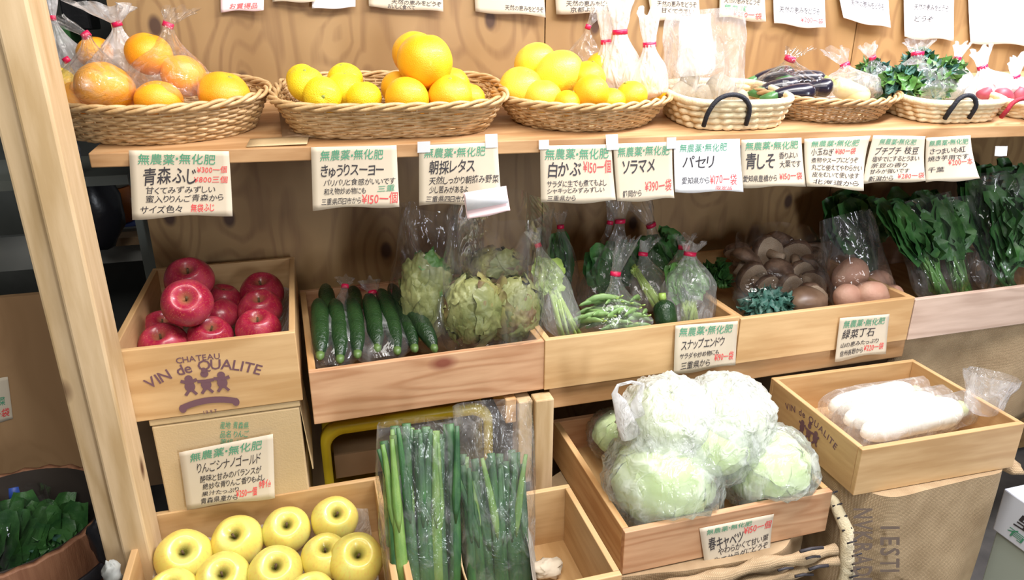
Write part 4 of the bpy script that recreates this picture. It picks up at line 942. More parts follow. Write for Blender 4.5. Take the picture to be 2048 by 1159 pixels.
wbag('white bag with a red tie at the left of the red-handled basket', (1985, 205), (1965, 135), 52, .11, .14, .045, (1962, 98), m=FILM_W, seed=17, group='bags in the red-handled basket', neck=.18, taper=1.5)
wbag('white bag with a red tie at the right edge of the shelf', (2050, 205), (2030, 155), 52, .13, .15, .045, (2040, 110), m=FILM_W, seed=18, group='bags in the red-handled basket', neck=.18, taper=1.5)

# ------------------------------------------------------------------ middle boxes
ZB = .820
def cucumber(label, p0, p1, r, sag, tip=True):
    t = thing('cucumber', label, 'cucumber', p0, 'cucumbers in the cedar box')
    pts, rs = bendtube(p0, p1, r, sag, 18, side=Vector((.3, .5, .8)))
    mb = MB().tube(pts, rs, 14); 
    mb.v = [v+Vector((nz(v*140), nz(v*140+Vector((5, 0, 0))), nz(v*140+Vector((0, 9, 0)))))*.0012 for v in mb.v]
    build('fruit_body', mb, CUKE, t)
    d = (Vector(p0)-pts[1]).normalized()
    build('blossom_end', MB().tube([Vector(p0)-d*.010, Vector(p0)-d*.001, Vector(p0)+d*.005], [r*.50, r*.42, r*.15], 10), CUKE_T, t, label='pale green end')
cks = [(640, 715, .045, 636, 600, .22, 'nearest the left wall of the box'), (680, 722, .04, 668, 600, .22, 'second from the left wall of the box'), (715, 712, .05, 700, 595, .24, 'third from the left wall of the box'),
       (755, 700, .06, 735, 590, .24, 'fourth from the left, curved and pale-sided'), (795, 705, .05, 760, 580, .27, 'fifth from the left, in the middle of the box'), (830, 700, .06, 780, 570, .30, 'dark and tall behind the middle ones'), (870, 700, .05, 800, 600, .20, 'lying under the left lettuce bag'),
       (655, 690, .12, 650, 570, .33, 'at the back left under the bag tops'), (710, 680, .14, 705, 575, .33, 'at the back next to a white bag top')]
for k, (x0, y0, Y0, x1, y1, Y1, lb) in enumerate(cks):
    cucumber('dark green cucumber '+lb, at_y(x0, y0, Y0), at_y(x1, y1, Y1), .0175, .012)
ybag('clear bag of two cucumbers by the left wall of the cedar box', (662, 738), (690, 572), 50, .045, .26, .03, (690, 558), m=FILM_B, seed=21, group='cucumber bags', neck=.14)
ybag('clear bag of cucumbers in the middle of the cedar box', (770, 722), (745, 585), 58, .05, .26, .03, (740, 565), m=FILM_B, seed=22, group='cucumber bags', neck=.14)
def at(px, py, y): return at_y(px, py, y)
c = at(945, 620, .10); folded_head('yellow green lettuce in front, left half of the big bag', c, wr(c, 70), (.95, .8, 1.15), LET_C, LET_P, 1, 'lettuces in the cedar box')
c = at(1030, 620, .10); folded_head('purple-tinged lettuce in the right half of the big bag', c, wr(c, 66), (.9, .8, 1.2), LET_C, LET_P, 2, 'lettuces in the cedar box')
c = at(855, 590, .17); folded_head('green lettuce in the left bag behind the cucumbers', c, wr(c, 70), (.85, .8, 1.45), LET_C, LEAF_M, 3, 'lettuces in the cedar box')
c = at(990, 545, .20); folded_head('brownish lettuce at the back between the bags', c, wr(c, 64), (1.1, .8, .9), LET_P, LET_C, 4, 'lettuces in the cedar box')
ybag('large clear bag of two lettuces with a flat open top', (985, 700), (1000, 408), 104, .092, .05, .085, m=FILM_C, tied=False, open_w=.92, seed=23, group='lettuce bags', foot=.75)
ybag('clear open-topped lettuce bag left of the large one', (862, 690), (885, 415), 84, .165, .20, .085, m=FILM_C, tied=False, open_w=1.0, seed=24, group='lettuce bags', foot=.7)
# box 2
greens('celery', 'pale green celery leaning in a narrow bag at the left of the bean box', at(1140, 668, .06), at(1088, 505, .12), LEAF_L, 14, .025, .035, 31, .7, LEAF_L, None, 'celery', .02)
ybag('narrow clear bag round the pale celery, leaning left', (1135, 672), (1076, 490), 38, .058, .125, .03, (1066, 462), m=FILM_H, seed=25, group='bags in the bean box', taper=2.0, neck=.15)
greens('leafy_greens', 'dark slim bunch standing at the back left of the bean box', at(1135, 620, .30), at(1118, 462, .34), LEAF_D, 16, .02, .03, 32, .5, LEAF_D)
ybag('slim dark bag standing at the back left of the bean box', (1135, 625), (1121, 453), 30, .30, .34, .022, (1120, 425), m=FILM_B, seed=26, group='bags in the bean box', taper=2.4, neck=.2)
greens('leafy_greens', 'dark green bunch in the tall bag behind the pea pods', at(1215, 620, .22), at(1225, 480, .26), LEAF_D, 26, .05, .05, 33, .4, LEAF_M)
ybag('tall clear bag behind the pea pods, tied high under the sign', (1225, 640), (1240, 442), 72, .20, .25, .05, (1236, 395), m=FILM_B, seed=27, group='bags in the bean box', taper=1.1, neck=.13)
ybag('dark clear bag at the back, second tie from the left', (1185, 610), (1220, 445), 40, .29, .33, .03, (1228, 402), m=FILM_B, seed=28, group='bags in the bean box', taper=1.0, neck=.14)
greens('leafy_greens', 'dark curly bunch at the back right of the bean box', at(1330, 610, .24), at(1320, 465, .28), LEAF_D, 34, .05, .06, 34, .35, LEAF_M)
ybag('clear bag over the dark curly bunch with a slanting neck', (1330, 620), (1302, 450), 62, .24, .28, .045, (1278, 408), m=FILM_B, seed=29, group='bags in the bean box', taper=1.3, neck=.14)
greens('asparagus', 'pale asparagus bundle slanting across the bean box', at(1320, 615, .12), at(1262, 520, .20), LEAF_L, 10, .012, .012, 35, .8, LEAF_L, None, 'asparagus', .012)
ybag('small clear bag of asparagus behind the pea pods', (1310, 620), (1286, 508), 48, .13, .20, .03, (1300, 480), m=FILM_B, seed=30, group='bags in the bean box', taper=1.4, neck=.18)
greens('leafy_greens', 'light green leafy bunch in the right bag of the bean box', at(1380, 645, .085), at(1375, 520, .12), LEAF_M, 30, .04, .05, 36, .5, LEAF_L)
ybag('clear bag of light greens at the right of the bean box', (1375, 655), (1380, 507), 56, .085, .12, .045, (1388, 485), m=FILM_H, seed=31, group='bags in the bean box', taper=2.4, neck=.2)
ybag('bag tie standing just behind the light greens bag', (1360, 640), (1368, 494), 46, .14, .16, .03, (1372, 470), m=FILM_B, seed=32, group='bags in the bean box', taper=2.4, neck=.22)
t = thing('zucchini', 'dark zucchini upright between pea pods and light greens', 'zucchini', at(1330, 665, .05))
pts, rs = bendtube(at(1335, 665, .045), at(1325, 600, .08), .024, .004); build('fruit_body', MB().tube(pts, rs, 14), CUKE, t); build('stem', MB().tube([pts[-1], pts[-1]+Vector((0, .004, .015))], [.009, .008], 8), LEAF_L, t)
pod0 = None; rnd = random.Random(9)
pods = MB()
for i in range(34):
    f = (0, 1)[i > 18]
    px = 1225+rnd.uniform(-56, 62)*(1 if not f else .8); py = rnd.uniform(625, 662) if not f else rnd.uniform(600, 632); y = rnd.uniform(.045, .07) if not f else rnd.uniform(.06, .10)
    c = at(px, py, y); a = rnd.uniform(-1.0, 1.0)
    if pod0 is None:
        pod0 = thing('pea_pod', 'green pea pod in the red-tied bag of pods', 'pea pod', (0, 0, 0), 'pea pods in the red-tied bag')
        pts, rs = bendtube((-.034, 0, 0), (.034, 0, 0), .0075, .008, 12, prof=lambda f: (math.sin(PI*min(1, max(0, f*.98+.01)))**.5)*(1+.1*math.sin(f*26)))
        build('pod_shell', MB().tube(pts, rs, 8, flat=.6), POD, pod0, local=True); build('stem', MB().tube([(.033, 0, .0), (.042, 0, .002)], [.002, .0015], 5), LEAF_L, pod0, local=True)
        o = pod0
    else: o = dup(pod0)
    put(o, c, (rnd.uniform(-.4, .4), a*.6, a), (1., 1., 1.))
ybag('clear bag of pea pods with a red tie at the front of the bean box', (1232, 670), (1231, 547), 78, .062, .09, .042, (1255, 480), m=FILM_B, seed=33, group='bags in the bean box', taper=.75, neck=.12, fl=.3)
# box 3: mushrooms
mu = thing('mushroom', None, None)
build('gills', MB().lathe([(.003, -.05), (.25, -.085), (.455, -.10), (.48, -.085)], 22, fn=lambda p, a: Vector((p.x, p.y, p.z+.008*math.cos(11*a)))*(1+.06*math.cos(3*a+1)+.05*math.cos(2*a))), MUSH_S, mu, local=True, label='pale gills')
build('cap', MB().lathe([(.475, -.09), (.50, -.07), (.52, .0), (.46, .16), (.28, .29), (.10, .33), (.003, .335)], 22, fn=lambda p, a: p*(1+.06*math.cos(3*a+1)+.05*math.cos(2*a))), MUSH, mu, local=True)
build('stalk', MB().tube([(0, 0, -.06), (.04, .02, -.3), (.10, .03, -.5)], [.13, .12, .14], 10), MUSH_S, mu, local=True, label='pale stalk')
mrows = []
for (px, py, y, s, lb) in [(1490, 520, .30, 38, 'back left corner of the heap'), (1535, 505, .32, 40, 'back of the heap, left of centre'), (1590, 512, .32, 38, 'back of the heap, right of centre'), (1630, 520, .30, 36, 'back right by the clear bag'), (1505, 555, .24, 38, 'left side of the heap'), (1552, 548, .25, 38, 'middle of the heap'), (1600, 552, .24, 36, 'middle right of the heap'), (1630, 570, .20, 36, 'right side near the clear bag'), (1580, 580, .18, 36, 'front of the heap, centre'), (1535, 580, .20, 34, 'front of the heap, left'), (1620, 600, .12, 42, 'front right by the box rim'), (1475, 505, .36, 30, 'far back left'), (1560, 490, .36, 32, 'topmost at the back')]:
    mrows.append((px, py, s*.9, y, 'brown mushroom at the '+lb if not lb.startswith('topmost') else 'brown mushroom '+lb))
scatter(mu, mrows, 'mushrooms in the right produce box', 'mushroom', at_y, 1.9, 12)
ybag('clear bag drawn over the heap of mushrooms', (1560, 606), (1560, 480), 100, .19, .30, .10, m=FILM_C, tied=False, open_w=.9, seed=49, foot=.85)
c = at(1612, 603, .075); mb = MB(); lump(mb, c, wr(c, 40), (1.1, .9, .75), 3); tag(build('brown_tuber', mb, plain('dark tuber skin', (.13, .075, .045), .4, (.22, .14, .09), 20)), 'dark brown round tuber at the front of the mushroom box', 'root vegetable')
for k, (px, py, rp, y, lb) in enumerate([(1700, 550, 37, .14, 'upper left in the shiny bag'), (1752, 568, 32, .15, 'upper right in the shiny bag'), (1742, 592, 36, .07, 'at the front of the shiny bag'), (1695, 595, 30, .08, 'lower left in the shiny bag'), (1785, 595, 26, .09, 'lower right in the shiny bag')]):
    c = at(px, py, y); mb = MB(); lump(mb, c, wr(c, rp), (1.05, .8, .9), k+11, rot=Euler((0, .5*k-.6, 0))); tag(build('pink_tuber', mb, POTATO), 'pinkish brown tuber '+lb, 'root vegetable', 'tubers in the shiny bag')
ybag('shiny clear open bag of pinkish tubers in the mushroom box', (1730, 612), (1690, 430), 74, .095, .17, .05, m=FILM_C, tied=False, open_w=.72, seed=34, foot=.75)
c = at(1537, 606, .085); head('broccoli', 'bluish green broccoli tray at the front left of the mushroom box', c, wr(c, 44), (1.25, .9, .6), LEAF_B, None, 50, 40, None, .45, 'broccoli', .35)
ybag('flat clear wrap over the broccoli in the mushroom box', (1535, 628), (1530, 578), 64, .085, .13, .045, m=FILM_C, tied=False, open_w=1.0, seed=35, foot=.85)
greens('leafy_greens', 'dark flat greens at the back left of the mushroom box', at(1440, 570, .20), at(1425, 530, .30), LEAF_D, 16, .04, .05, 41, .3, LEAF_D)
# box 4: tall greens
greens('leafy_greens', 'tall green bunch with pale stalks at the left of the right edge box', at(1880, 585, .075), at(1800, 400, .16), LEAF_D, 30, .05, .055, 42, .45, LEAF_M, 'tall greens at the right')
greens('leafy_greens', 'tall green bunch in the middle of the right edge box', at(1925, 580, .08), at(1890, 390, .18), LEAF_D, 30, .05, .06, 43, .45, LEAF_M, 'tall greens at the right')
greens('leafy_greens', 'tall dense dark bunch at the far right of the box', at(2010, 570, .08), at(2005, 370, .16), LEAF_D, 44, .07, .07, 44, .3, LEAF_D, 'tall greens at the right')
greens('leafy_greens', 'dark leafy bunch standing behind the shiny tuber bag', at(1740, 540, .30), at(1700, 385, .32), LEAF_D, 30, .06, .075, 45, .4, LEAF_D, 'tall greens at the right')
greens('leafy_greens', 'dark leafy bunch reaching the shelf at the back right', at(2000, 520, .26), at(2000, 330, .28), LEAF_D, 40, .09, .08, 46, .35, LEAF_D, 'tall greens at the right')
greens('leafy_greens', 'dark leafy bunch at the back of the right edge box', at(1850, 540, .28), at(1850, 380, .30), LEAF_D, 34, .07, .075, 47, .35, LEAF_D, 'tall greens at the right')
ybag('clear bag of tall greens with pale stalks, left in the right edge box', (1890, 590), (1845, 395), 66, .078, .17, .04, m=FILM_C, tied=False, open_w=.9, seed=36, group='bags in the right edge box', foot=.7)
ybag('clear bag of tall greens in the middle of the right edge box', (1935, 582), (1905, 400), 58, .09, .20, .04, m=FILM_C, tied=False, open_w=1.0, seed=37, group='bags in the right edge box', foot=.7)
ybag('clear bag of dense dark greens at the far right of the box', (2020, 575), (2010, 345), 84, .085, .18, .05, m=FILM_C, tied=False, open_w=1.0, seed=38, group='bags in the right edge box', foot=.75)

# ------------------------------------------------------------------ bottom row
# cardboard box under the wine crate
cb = thing('cardboard_box', 'closed cardboard box under the branded wine crate', 'box', (-.178, .19, .525))
build('carton', MB().box(-.302, -.056, .004, .36, .526, .838), CARD, cb, smooth=False, bevel=.003)
build('top_flap', MB().box(-.304, -.054, .003, .362, .8395, .8515), CARD, cb, smooth=False, bevel=.002)
build('side_flap', MB().add([(-.0555, .01, .835), (-.0555, .2, .835), (-.046, .2, .70), (-.046, .01, .70), (-.0545, .01, .835), (-.0545, .2, .835), (-.044, .2, .70), (-.044, .01, .70)], [(0, 1, 2, 3), (7, 6, 5, 4), (0, 4, 5, 1), (2, 6, 7, 3), (1, 5, 6, 2), (0, 3, 7, 4)]), CARD, cb, smooth=False)
mb = MB(); C1 = at_y(470, 862, 0)
fc = lambda u, v: at_y(440+58*u, 842+52*v, .0028)
for r, s in enumerate(('産地 青森県', '品名 りんご', '等級 特選')): text_in(mb, s, (.0, r*.34, 1.0, r*.34+.28), fc, 0, .01)
build('printed_lines', mb, INK_G, cb, smooth=False)
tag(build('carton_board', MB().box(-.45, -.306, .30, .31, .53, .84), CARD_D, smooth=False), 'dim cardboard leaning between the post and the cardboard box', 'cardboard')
# yellow plastic crate
yc = thing('yellow_plastic_crate', 'yellow plastic crate behind the leek bags', 'crate', (.15, .2, .50))
def rrect(x0, x1, z0, z1, r, y, n=8):
    out = []
    for cx, cz, a0 in ((x1-r, z1-r, 0), (x0+r, z1-r, PI/2), (x0+r, z0+r, PI), (x1-r, z0+r, 1.5*PI)):
        for i in range(n+1): a = a0+PI/2*i/n; out.append(Vector((cx+r*math.cos(a), y, cz+r*math.sin(a))))
    return out
x0y, x1y, z0y, z1y = -.028, .325, .49, .742
for nm, y0 in (('front_rim', .085), ('rear_rim', .36)):
    o_, i_ = rrect(x0y, x1y, z0y, z1y, .04, y0), rrect(x0y+.018, x1y-.018, z0y+.018, z1y-.022, .03, y0)
    o2, i2 = [v+Vector((0, .022, 0)) for v in o_], [v+Vector((0, .022, 0)) for v in i_]; n = len(o_); mb = MB()
    fs = []
    for i in range(n):
        j = (i+1) % n; fs += [(i, j, n+j, n+i), (2*n+i, 3*n+i, 3*n+j, 2*n+j), (i, 2*n+i, 2*n+j, j), (n+i, n+j, 3*n+j, 3*n+i)]
    mb.add(o_+i_+o2+i2, fs); build(nm, mb, YPLAS, yc)
mb = MB(); a_, b_ = rrect(x0y+.006, x1y-.006, z0y+.006, z1y-.008, .035, .10), rrect(x0y+.006, x1y-.006, z0y+.006, z1y-.008, .035, .37); n = len(a_)
mb.add(a_+b_, [(i, (i+1) % n, n+(i+1) % n, n+i) for i in range(n)]); mb.add(b_, [tuple(range(n))])
build('shell', mb, YPLAS, yc, solid=.002)
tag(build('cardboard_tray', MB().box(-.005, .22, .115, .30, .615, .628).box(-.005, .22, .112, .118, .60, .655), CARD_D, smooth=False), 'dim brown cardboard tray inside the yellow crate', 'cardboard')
# leeks
def leek(label, p0, p1, r, bow, m, group, seed):
    rnd = random.Random(seed); t = thing('leek', label, 'leek', p0, group)
    pts, rs = bendtube(p0, p1, r, bow, 14, prof=lambda f: 1-.35*f, side=Vector((rnd.uniform(-1, 1), rnd.uniform(-.6, .6), 0)))
    build('leaf_blade', MB().tube(pts, rs, 8, flat=.6, up=(1, 0, 0)), m, t)
    k = 7; dx_ = rnd.uniform(-1, 1)*.0016; q = [pts[i]+Vector((dx_*(i-k)**1.3, -.003-.0005*i, 0)) for i in range(k, 15)]
    build('outer_leaf', MB().tube(q, [r*.85*min(1, .12+.5*i)*(1-.09*i) for i in range(len(q))], 7, flat=.3, up=(1, 0, 0)), LEEK_Y if seed % 3 == 0 else m, t)
rnd = random.Random(5)
for k in range(21):
    f = k/20; a = at(795+f*110+rnd.uniform(-4, 4), 1240, -.272+.03*(k % 2)); b_ = at(765+f*130+rnd.uniform(-6, 6), 850+rnd.uniform(-4, 40), -.165+.03*(k % 2))
    leek('long green leek in the left clear bag of leeks', a, b_, .0115, .008, LEEK_Y if k in (1, 4, 9, 16) else LEEKM, 'leeks in the left bag', k)
for k in range(19):
    f = k/18; a = at(945+f*110+rnd.uniform(-4, 4), 1240, -.272+.03*(k % 2)); b_ = at(925+f*112+rnd.uniform(-6, 6), 905+rnd.uniform(-8, 50), -.155+.03*(k % 2))
    leek('long green leek in the right clear bag of leeks', a, b_, .0112, .008, LEEKM, 'leeks in the right bag', k+20)
ybag('clear bag of leeks on the left, next to the yellow apples', (850, 1235), (832, 842), 72, -.255, -.145, .028, m=FILM, tied=False, open_w=1.12, seed=41, group='leek bags', foot=.9)
ybag('clear bag of leeks on the right with a tall empty top', (1003, 1235), (985, 805), 72, -.255, -.135, .028, m=FILM, tied=False, open_w=1.08, seed=42, group='leek bags', foot=.9)
mb = MB(); A = [at(905, 1030, -.185), at(950, 1230, -.30), at(935, 1230, -.16), at(898, 1010, -.13)]
mb.grid(lambda u, v: A[0].lerp(A[3], u).lerp(A[1].lerp(A[2], u), v)+Vector((.003*math.sin(9*v), 0, 0)), 8, 12)
tag(build('cardboard_divider', mb, CARD, solid=.003), 'curved cardboard divider between the two leek bags', 'cardboard')
mb = MB(); A = [at(1042, 1040, -.20), at(1085, 1230, -.31), at(1100, 1230, -.20), at(1050, 1035, -.14)]
mb.grid(lambda u, v: A[0].lerp(A[3], u).lerp(A[1].lerp(A[2], u), v)+Vector((.003*math.sin(7*v), 0, 0)), 8, 12)
tag(build('cardboard_divider', mb, plain('greyish card', (.42, .40, .33), .8, (.50, .47, .38), 10)), 'greyish card standing right of the right leek bag', 'cardboard')
mb = MB(); c = at_z(1098, 1140, .545); lump(mb, c+Vector((0, 0, .008)), .022, (1.3, 1, .6), 4, amp=.5, hi=.3)
tag(build('crumpled_paper', mb, PAPER), 'crumpled pale paper in the empty half of the leek crate', 'paper')
# cabbages
def inside(p):
    q = p.copy(); x0, x1, y0, y1 = pa.x+.016, pb.x-.016, pa.y+.016, pa.y+.372
    if q.z < ZC+.004:
        q.x = min(max(q.x, x0), x1); q.y = min(max(q.y, y0), y1); q.z = max(q.z, .586)
    return q
def cabbage(label, c, r, ax, seed, group='wrapped cabbages in the crate'):
    rnd = random.Random(seed); t = thing('cabbage', label, 'cabbage', Vector(c)-Vector((0, 0, r*ax[2])), group); mb = MB()
    lump(mb, c, r*.93, ax, seed, 32, .05)
    build('heart', mb, CABB, t); mb = MB()
    for i in range(9):
        ph = i*2.4+seed; el = rnd.uniform(-.3, .9); nn = Vector((math.cos(ph)*math.cos(el), math.sin(ph)*math.cos(el), math.sin(el)))
        tx = nn.orthogonal().normalized(); ty = nn.cross(tx); an = rnd.uniform(.75, 1.0)
        def fn(u, v, nn=nn, tx=tx, ty=ty, an=an, i=i):
            a = 2*PI*u; th = an*v*(1+.10*math.sin(3*a+i)+.05*math.sin(8*a+i))
            d = nn*math.cos(th)+(tx*math.cos(a)+ty*math.sin(a))*math.sin(th)
            k = .955+.012*(i % 4)+.05*v**5*(.6+.6*math.sin(6*a+i))+.006*abs(math.sin(4.5*a))*v
            return inside(Vector(c)+Vector((d.x*ax[0], d.y*ax[1], d.z*ax[2]))*(r*k))
        mb.grid(fn, 40, 8, closed_u=True)
    build('wrapper_leaves', mb, CABB, t)
cbs = [('front left cabbage in the crate, in a crumpled bag', 1325, 955, .675, 112, (1, .95, .86)), ('front right cabbage in the crate', 1532, 935, .675, 92, (1, .95, .86)), ('cabbage on top of the heap in the middle', 1425, 888, .735, 84, (1, .95, .82)),
       ('cabbage on top at the back left', 1335, 842, .765, 92, (1, .95, .85)), ('cabbage at the back right of the heap', 1448, 835, .765, 90, (1, .9, .85)), ('yellowish cabbage low at the back left corner', 1238, 868, .655, 56, (1, 1, .9))]
CB = []
for k, (lb, px, py, z, rp, ax) in enumerate(cbs):
    c = at_z(px, py, z); r = wr(c, rp); CB.append((c, r)); cabbage('pale green '+lb if 'yellow' not in lb else lb, c, r*.93, ax, k+50)
def wrap(label, i, seed, s=1.06, ears=0, m=FILM_S):
    """Film drawn round a cabbage, crumpled, with a twisted top."""
    c, r = CB[i]; t = thing('plastic_bag', label, 'plastic bag', c-Vector((0, 0, r*.9)), 'cabbage bags')
    def fn(u, v):
        a = 2*PI*u; q = PI*v; d = Vector((math.sin(q)*math.cos(a), math.sin(q)*math.sin(a)*.97, -math.cos(q)*.88))
        k = s+.06*nz(d*2.6+Vector((seed, 0, 0)))+0.065*max(0, 1-3.2*abs(nz(d*3.4+Vector((0, seed, 0)))))**2+.05*max(0, 1-3*abs(nz(d*8+Vector((seed, seed, 0)))))+.015*nz(d*16)
        return inside(c+d*r*k)
    mb = MB().grid(fn, 64, 40, closed_u=True); build('film', mb, m, t)
    if ears:
        e = MB(); hy = c.y-.045
        e.tube([at_y(px, py, hy) for px, py in ((1262, 870), (1250, 838), (1240, 806), (1229, 786), (1236, 770), (1262, 763), (1286, 768), (1281, 786), (1272, 806), (1276, 830))], [.020, .018, .013, .006, .0035, .003, .0035, .006, .011, .014], 10, flat=.6)
        build('bag_handle', e, FILM_W, t, label='white looped bag handle')
    return t
wrap('crumpled white bag round the front left cabbage', 0, 1)
wrap('clear crumpled bag round the front right cabbage', 1, 2)
wrap('crumpled bag round the cabbage in the middle of the heap', 2, 3)
wrap('bright white bag with a looped handle on top of the heap', 3, 4, 1.10, 1, FILM_W)
wrap('bright white bag at the back right of the cabbage heap', 4, 5, 1.10, 0, FILM_W)
wrap('clear bag round the yellowish cabbage at the back left', 5, 6, 1.12, 0, FILM)
# daikon
dks = [('daikon at the back of its crate', (1660, 815), (1825, 785), .031), ('daikon in the middle of its crate', (1690, 842), (1870, 806), .032), ('daikon at the front of its crate, pale green at the shoulder', (1725, 868), (1915, 818), .034)]
for k, (lb, a, b_, r) in enumerate(dks):
    p0, p1 = at_z(*a, .716), at_z(*b_, .724); t = thing('daikon', 'white '+lb, 'daikon', p0.lerp(p1, .5)-Vector((0, 0, r)), 'daikon in the wine crate')
    pts, rs = bendtube(p0, p1, r, .003, 18, prof=lambda f: (.72+.33*f)*(1-(2*f-1)**8*.7))
    build('root', MB().tube(pts, rs, 20), DAIK, t); d = (p1-pts[-2]).normalized()
    build('shoulder', MB().tube([p1-d*.004, p1+d*.010, p1+d*.020], [r*.42, r*.52, r*.30], 14), DAIK_G, t, label='pale green shoulder')
    mb = MB(); A = p1-p0
    L0 = p0-A*.08; L1 = p1+A*.12
    bag('clear film sleeve round the '+('daikon at the back' if k == 0 else 'daikon in the middle' if k == 1 else 'front daikon')+' of the wine crate', L0, L1, r*1.2, r*1.2, m=FILM_H, tied=False, open_w=.9, seed=60+k, group='daikon sleeves', foot=.5, ax=(0, 0, 1))
p = at_z(1962, 828, .735)
bag('puffed knotted bag top sticking up at the right of the daikon crate', p, p+Vector((.016, .01, .085)), .034, .03, p+Vector((.02, .01, .10)), m=FILM_H, seed=66, neck=.4, taper=1.0, fl=1.0, tied=False, open_w=1.5)
# burlap sacks
def sack(name, label, x0, x1, y0, y1, z0, z1, seed, bulge=.02, m=BURLAP, r=4.0):
    cx, cy = (x0+x1)/2, (y0+y1)/2; t = thing(name, label, 'sack', (cx, cy, z0))
    def fn(u, v):
        a = 2*PI*u; p = sup((x1-x0)/2, (y1-y0)/2, r, a); f = v
        k = 1 + bulge*math.sin(PI*f)*2 + .03*nz((math.cos(a)*2+seed, math.sin(a)*2, f*3))
        zz = z0+(z1-z0)*f
        return Vector((cx+p.x*k, cy+p.y*k, zz)) + Vector((p.x, p.y, 0)).normalized()*(.006*math.sin(3*a*2+5*f+seed))
    def capf(u, v):
        p = fn(u, 1); c = Vector((cx, cy, z1)); q = p.lerp(c, v); q.z = z1-.001*v; return q
    mb = MB().grid(fn, 80, 30, closed_u=True); mb.grid(capf, 80, 6, closed_u=True)
    build('cloth', mb, m, t); return t, fn
dx = ROOTM[dkc].to_translation()
s1, f1 = sack('burlap_sack', 'upright burlap sack with faded print under the daikon crate', dx.x-.178, dx.x+.185, dx.y-.165, dx.y+.14, .0, .654, 2, .012)
mb = MB()
def sk(a, b): 
    p = at_y(a, b, dx.y-.175)
    best = None
    for i in range(2):
        pass
    return Vector((p.x, dx.y-.1925, p.z))
def vert_text(s, x_px, y0, y1, w_px, mi=0):
    """Characters turned a quarter, running down the cloth."""
    n = len(s); h = (y1-y0)/n
    for i, ch in enumerate(s):
        g = glyph(ch, .02); ww = g[3]-g[2]
        if not g[0]: continue
        mb.add([sk(x_px+w_px*(v.y/.75), y0+h*i+h*.86*((v.x-g[2])/max(ww, .5))) for v in g[0]], g[1], mi)
vert_text('IESTIM', 1748, 1040, 1168, 40); vert_text('NVKRADE', 1694, 1004, 1165, 40); vert_text('AN', 1796, 1150, 1200, 32)
build('printed_letters', mb, plain('faded print ink', (.17, .12, .09), .9), s1, smooth=False)
e = MB(); c0 = at_y(2010, 948, dx.y-.14)
lump(e, Vector((dx.x+.205, dx.y-.10, .640)), .026, (1.0, 2.2, .7), 4, amp=.3, hi=.1); build('folded_corner', e, BURLAP, s1)
s2, f2 = sack('burlap_sack', 'folded burlap sack with black print under the cabbage crate', pa.x-.05, pb.x-.01, pa.y-.02, pa.y+.36, .0, .5655, 5, .012)
h = MB(); xx = pb.x+.022
h.tube([(xx-.01, pa.y+.10, .640), (xx+.004, pa.y+.02, .615), (xx+.008, pa.y-.02, .58), (xx+.004, pa.y-.045, .50), (xx-.01, pa.y-.05, .40), (xx-.04, pa.y-.05, .30)], [.008, .011, .013, .014, .014, .014], 10)
build('stitched_hem', h, JUTE, s2, label='cream stitched hem')
mb = MB()
for i in range(22):
    f = i/21; z = .30+.33*f; y = pa.y-.062+.12*max(0, f-.75)*3
    mb.tube([(xx-.006, y, z), (xx+.012, y-.004, z+.006)], .0018, 5)
build('black_stitches', mb, INK_K, s2)
for i, (z, rr, yo) in enumerate(((.553, .012, -.034), (.530, .009, -.040))):
    h = MB(); pts = [Vector((pa.x-.04+(pb.x-pa.x+.04)*k/24, pa.y+yo+.003*math.sin(k*.9+i), z+.003*math.sin(k*.5+i*2)-.006*i*math.sin(k*.13))) for k in range(25)]
    h.tube(pts, [rr*(1+.25*math.sin(k*1.3+i)) for k in range(25)], 10); build('cloth_fold', h, BURLAP, s2)
g = lambda u, v: at_y(u, v, pa.y-.052)
for (x0, y0, x1, y1, w_) in ((1600, 1102, 1646, 1094, 8), (1612, 1116, 1640, 1112, 6), (1618, 1138, 1656, 1130, 8), (1590, 1152, 1626, 1148, 7), (1556, 1140, 1586, 1135, 6)):
    build('print_mark', MB().tube([g(x0, y0), g((x0+x1)/2, (y0+y1)/2-2), g(x1, y1)], w_*.0004, 6), INK_K, s2)
# hanging burlap at the right
mb = MB().grid(lambda u, v: Vector((1.285+.75*u, .035+.012*math.sin(9*u)+.010*math.sin(17*u+2)*v, .798-.30*v)), 40, 12)
tag(build('burlap_curtain', mb, BURLAP, solid=.002), 'burlap curtain hanging below the produce box at the right edge', 'curtain')
# white carton
wd = ray(2008, 976); wk = CAM + wd*((1.345-CAM.x)/wd.x)
zt = wk.z
wc_ = thing('white_carton', 'white carton with black and green print in the lower right corner', 'box', (wk.x, wk.y, 0))
build('carton', MB().box(0, .40, -.42, 0, zt-.105, zt), BOXW, wc_, False, True, .003)
build('lower_carton', MB().box(.006, .39, -.41, -.005, 0, zt-.107), plain('pale green carton', (.42, .48, .42), .6), wc_, False, True, .003)
mb = MB(); fw = lambda u, v: Vector((-.0012, -.012-.34*u, zt-.012-.085*v))
text_in(mb, '野菜', (.08, .14, .62, .58), fw, 0, .03); build('black_lettering', mb, INK_K, wc_, False, True)
mb = MB(); text_in(mb, '有機栽培', (.05, .66, .6, .92), fw, 0, .01); build('green_lettering', mb, INK_G, wc_, False, True)
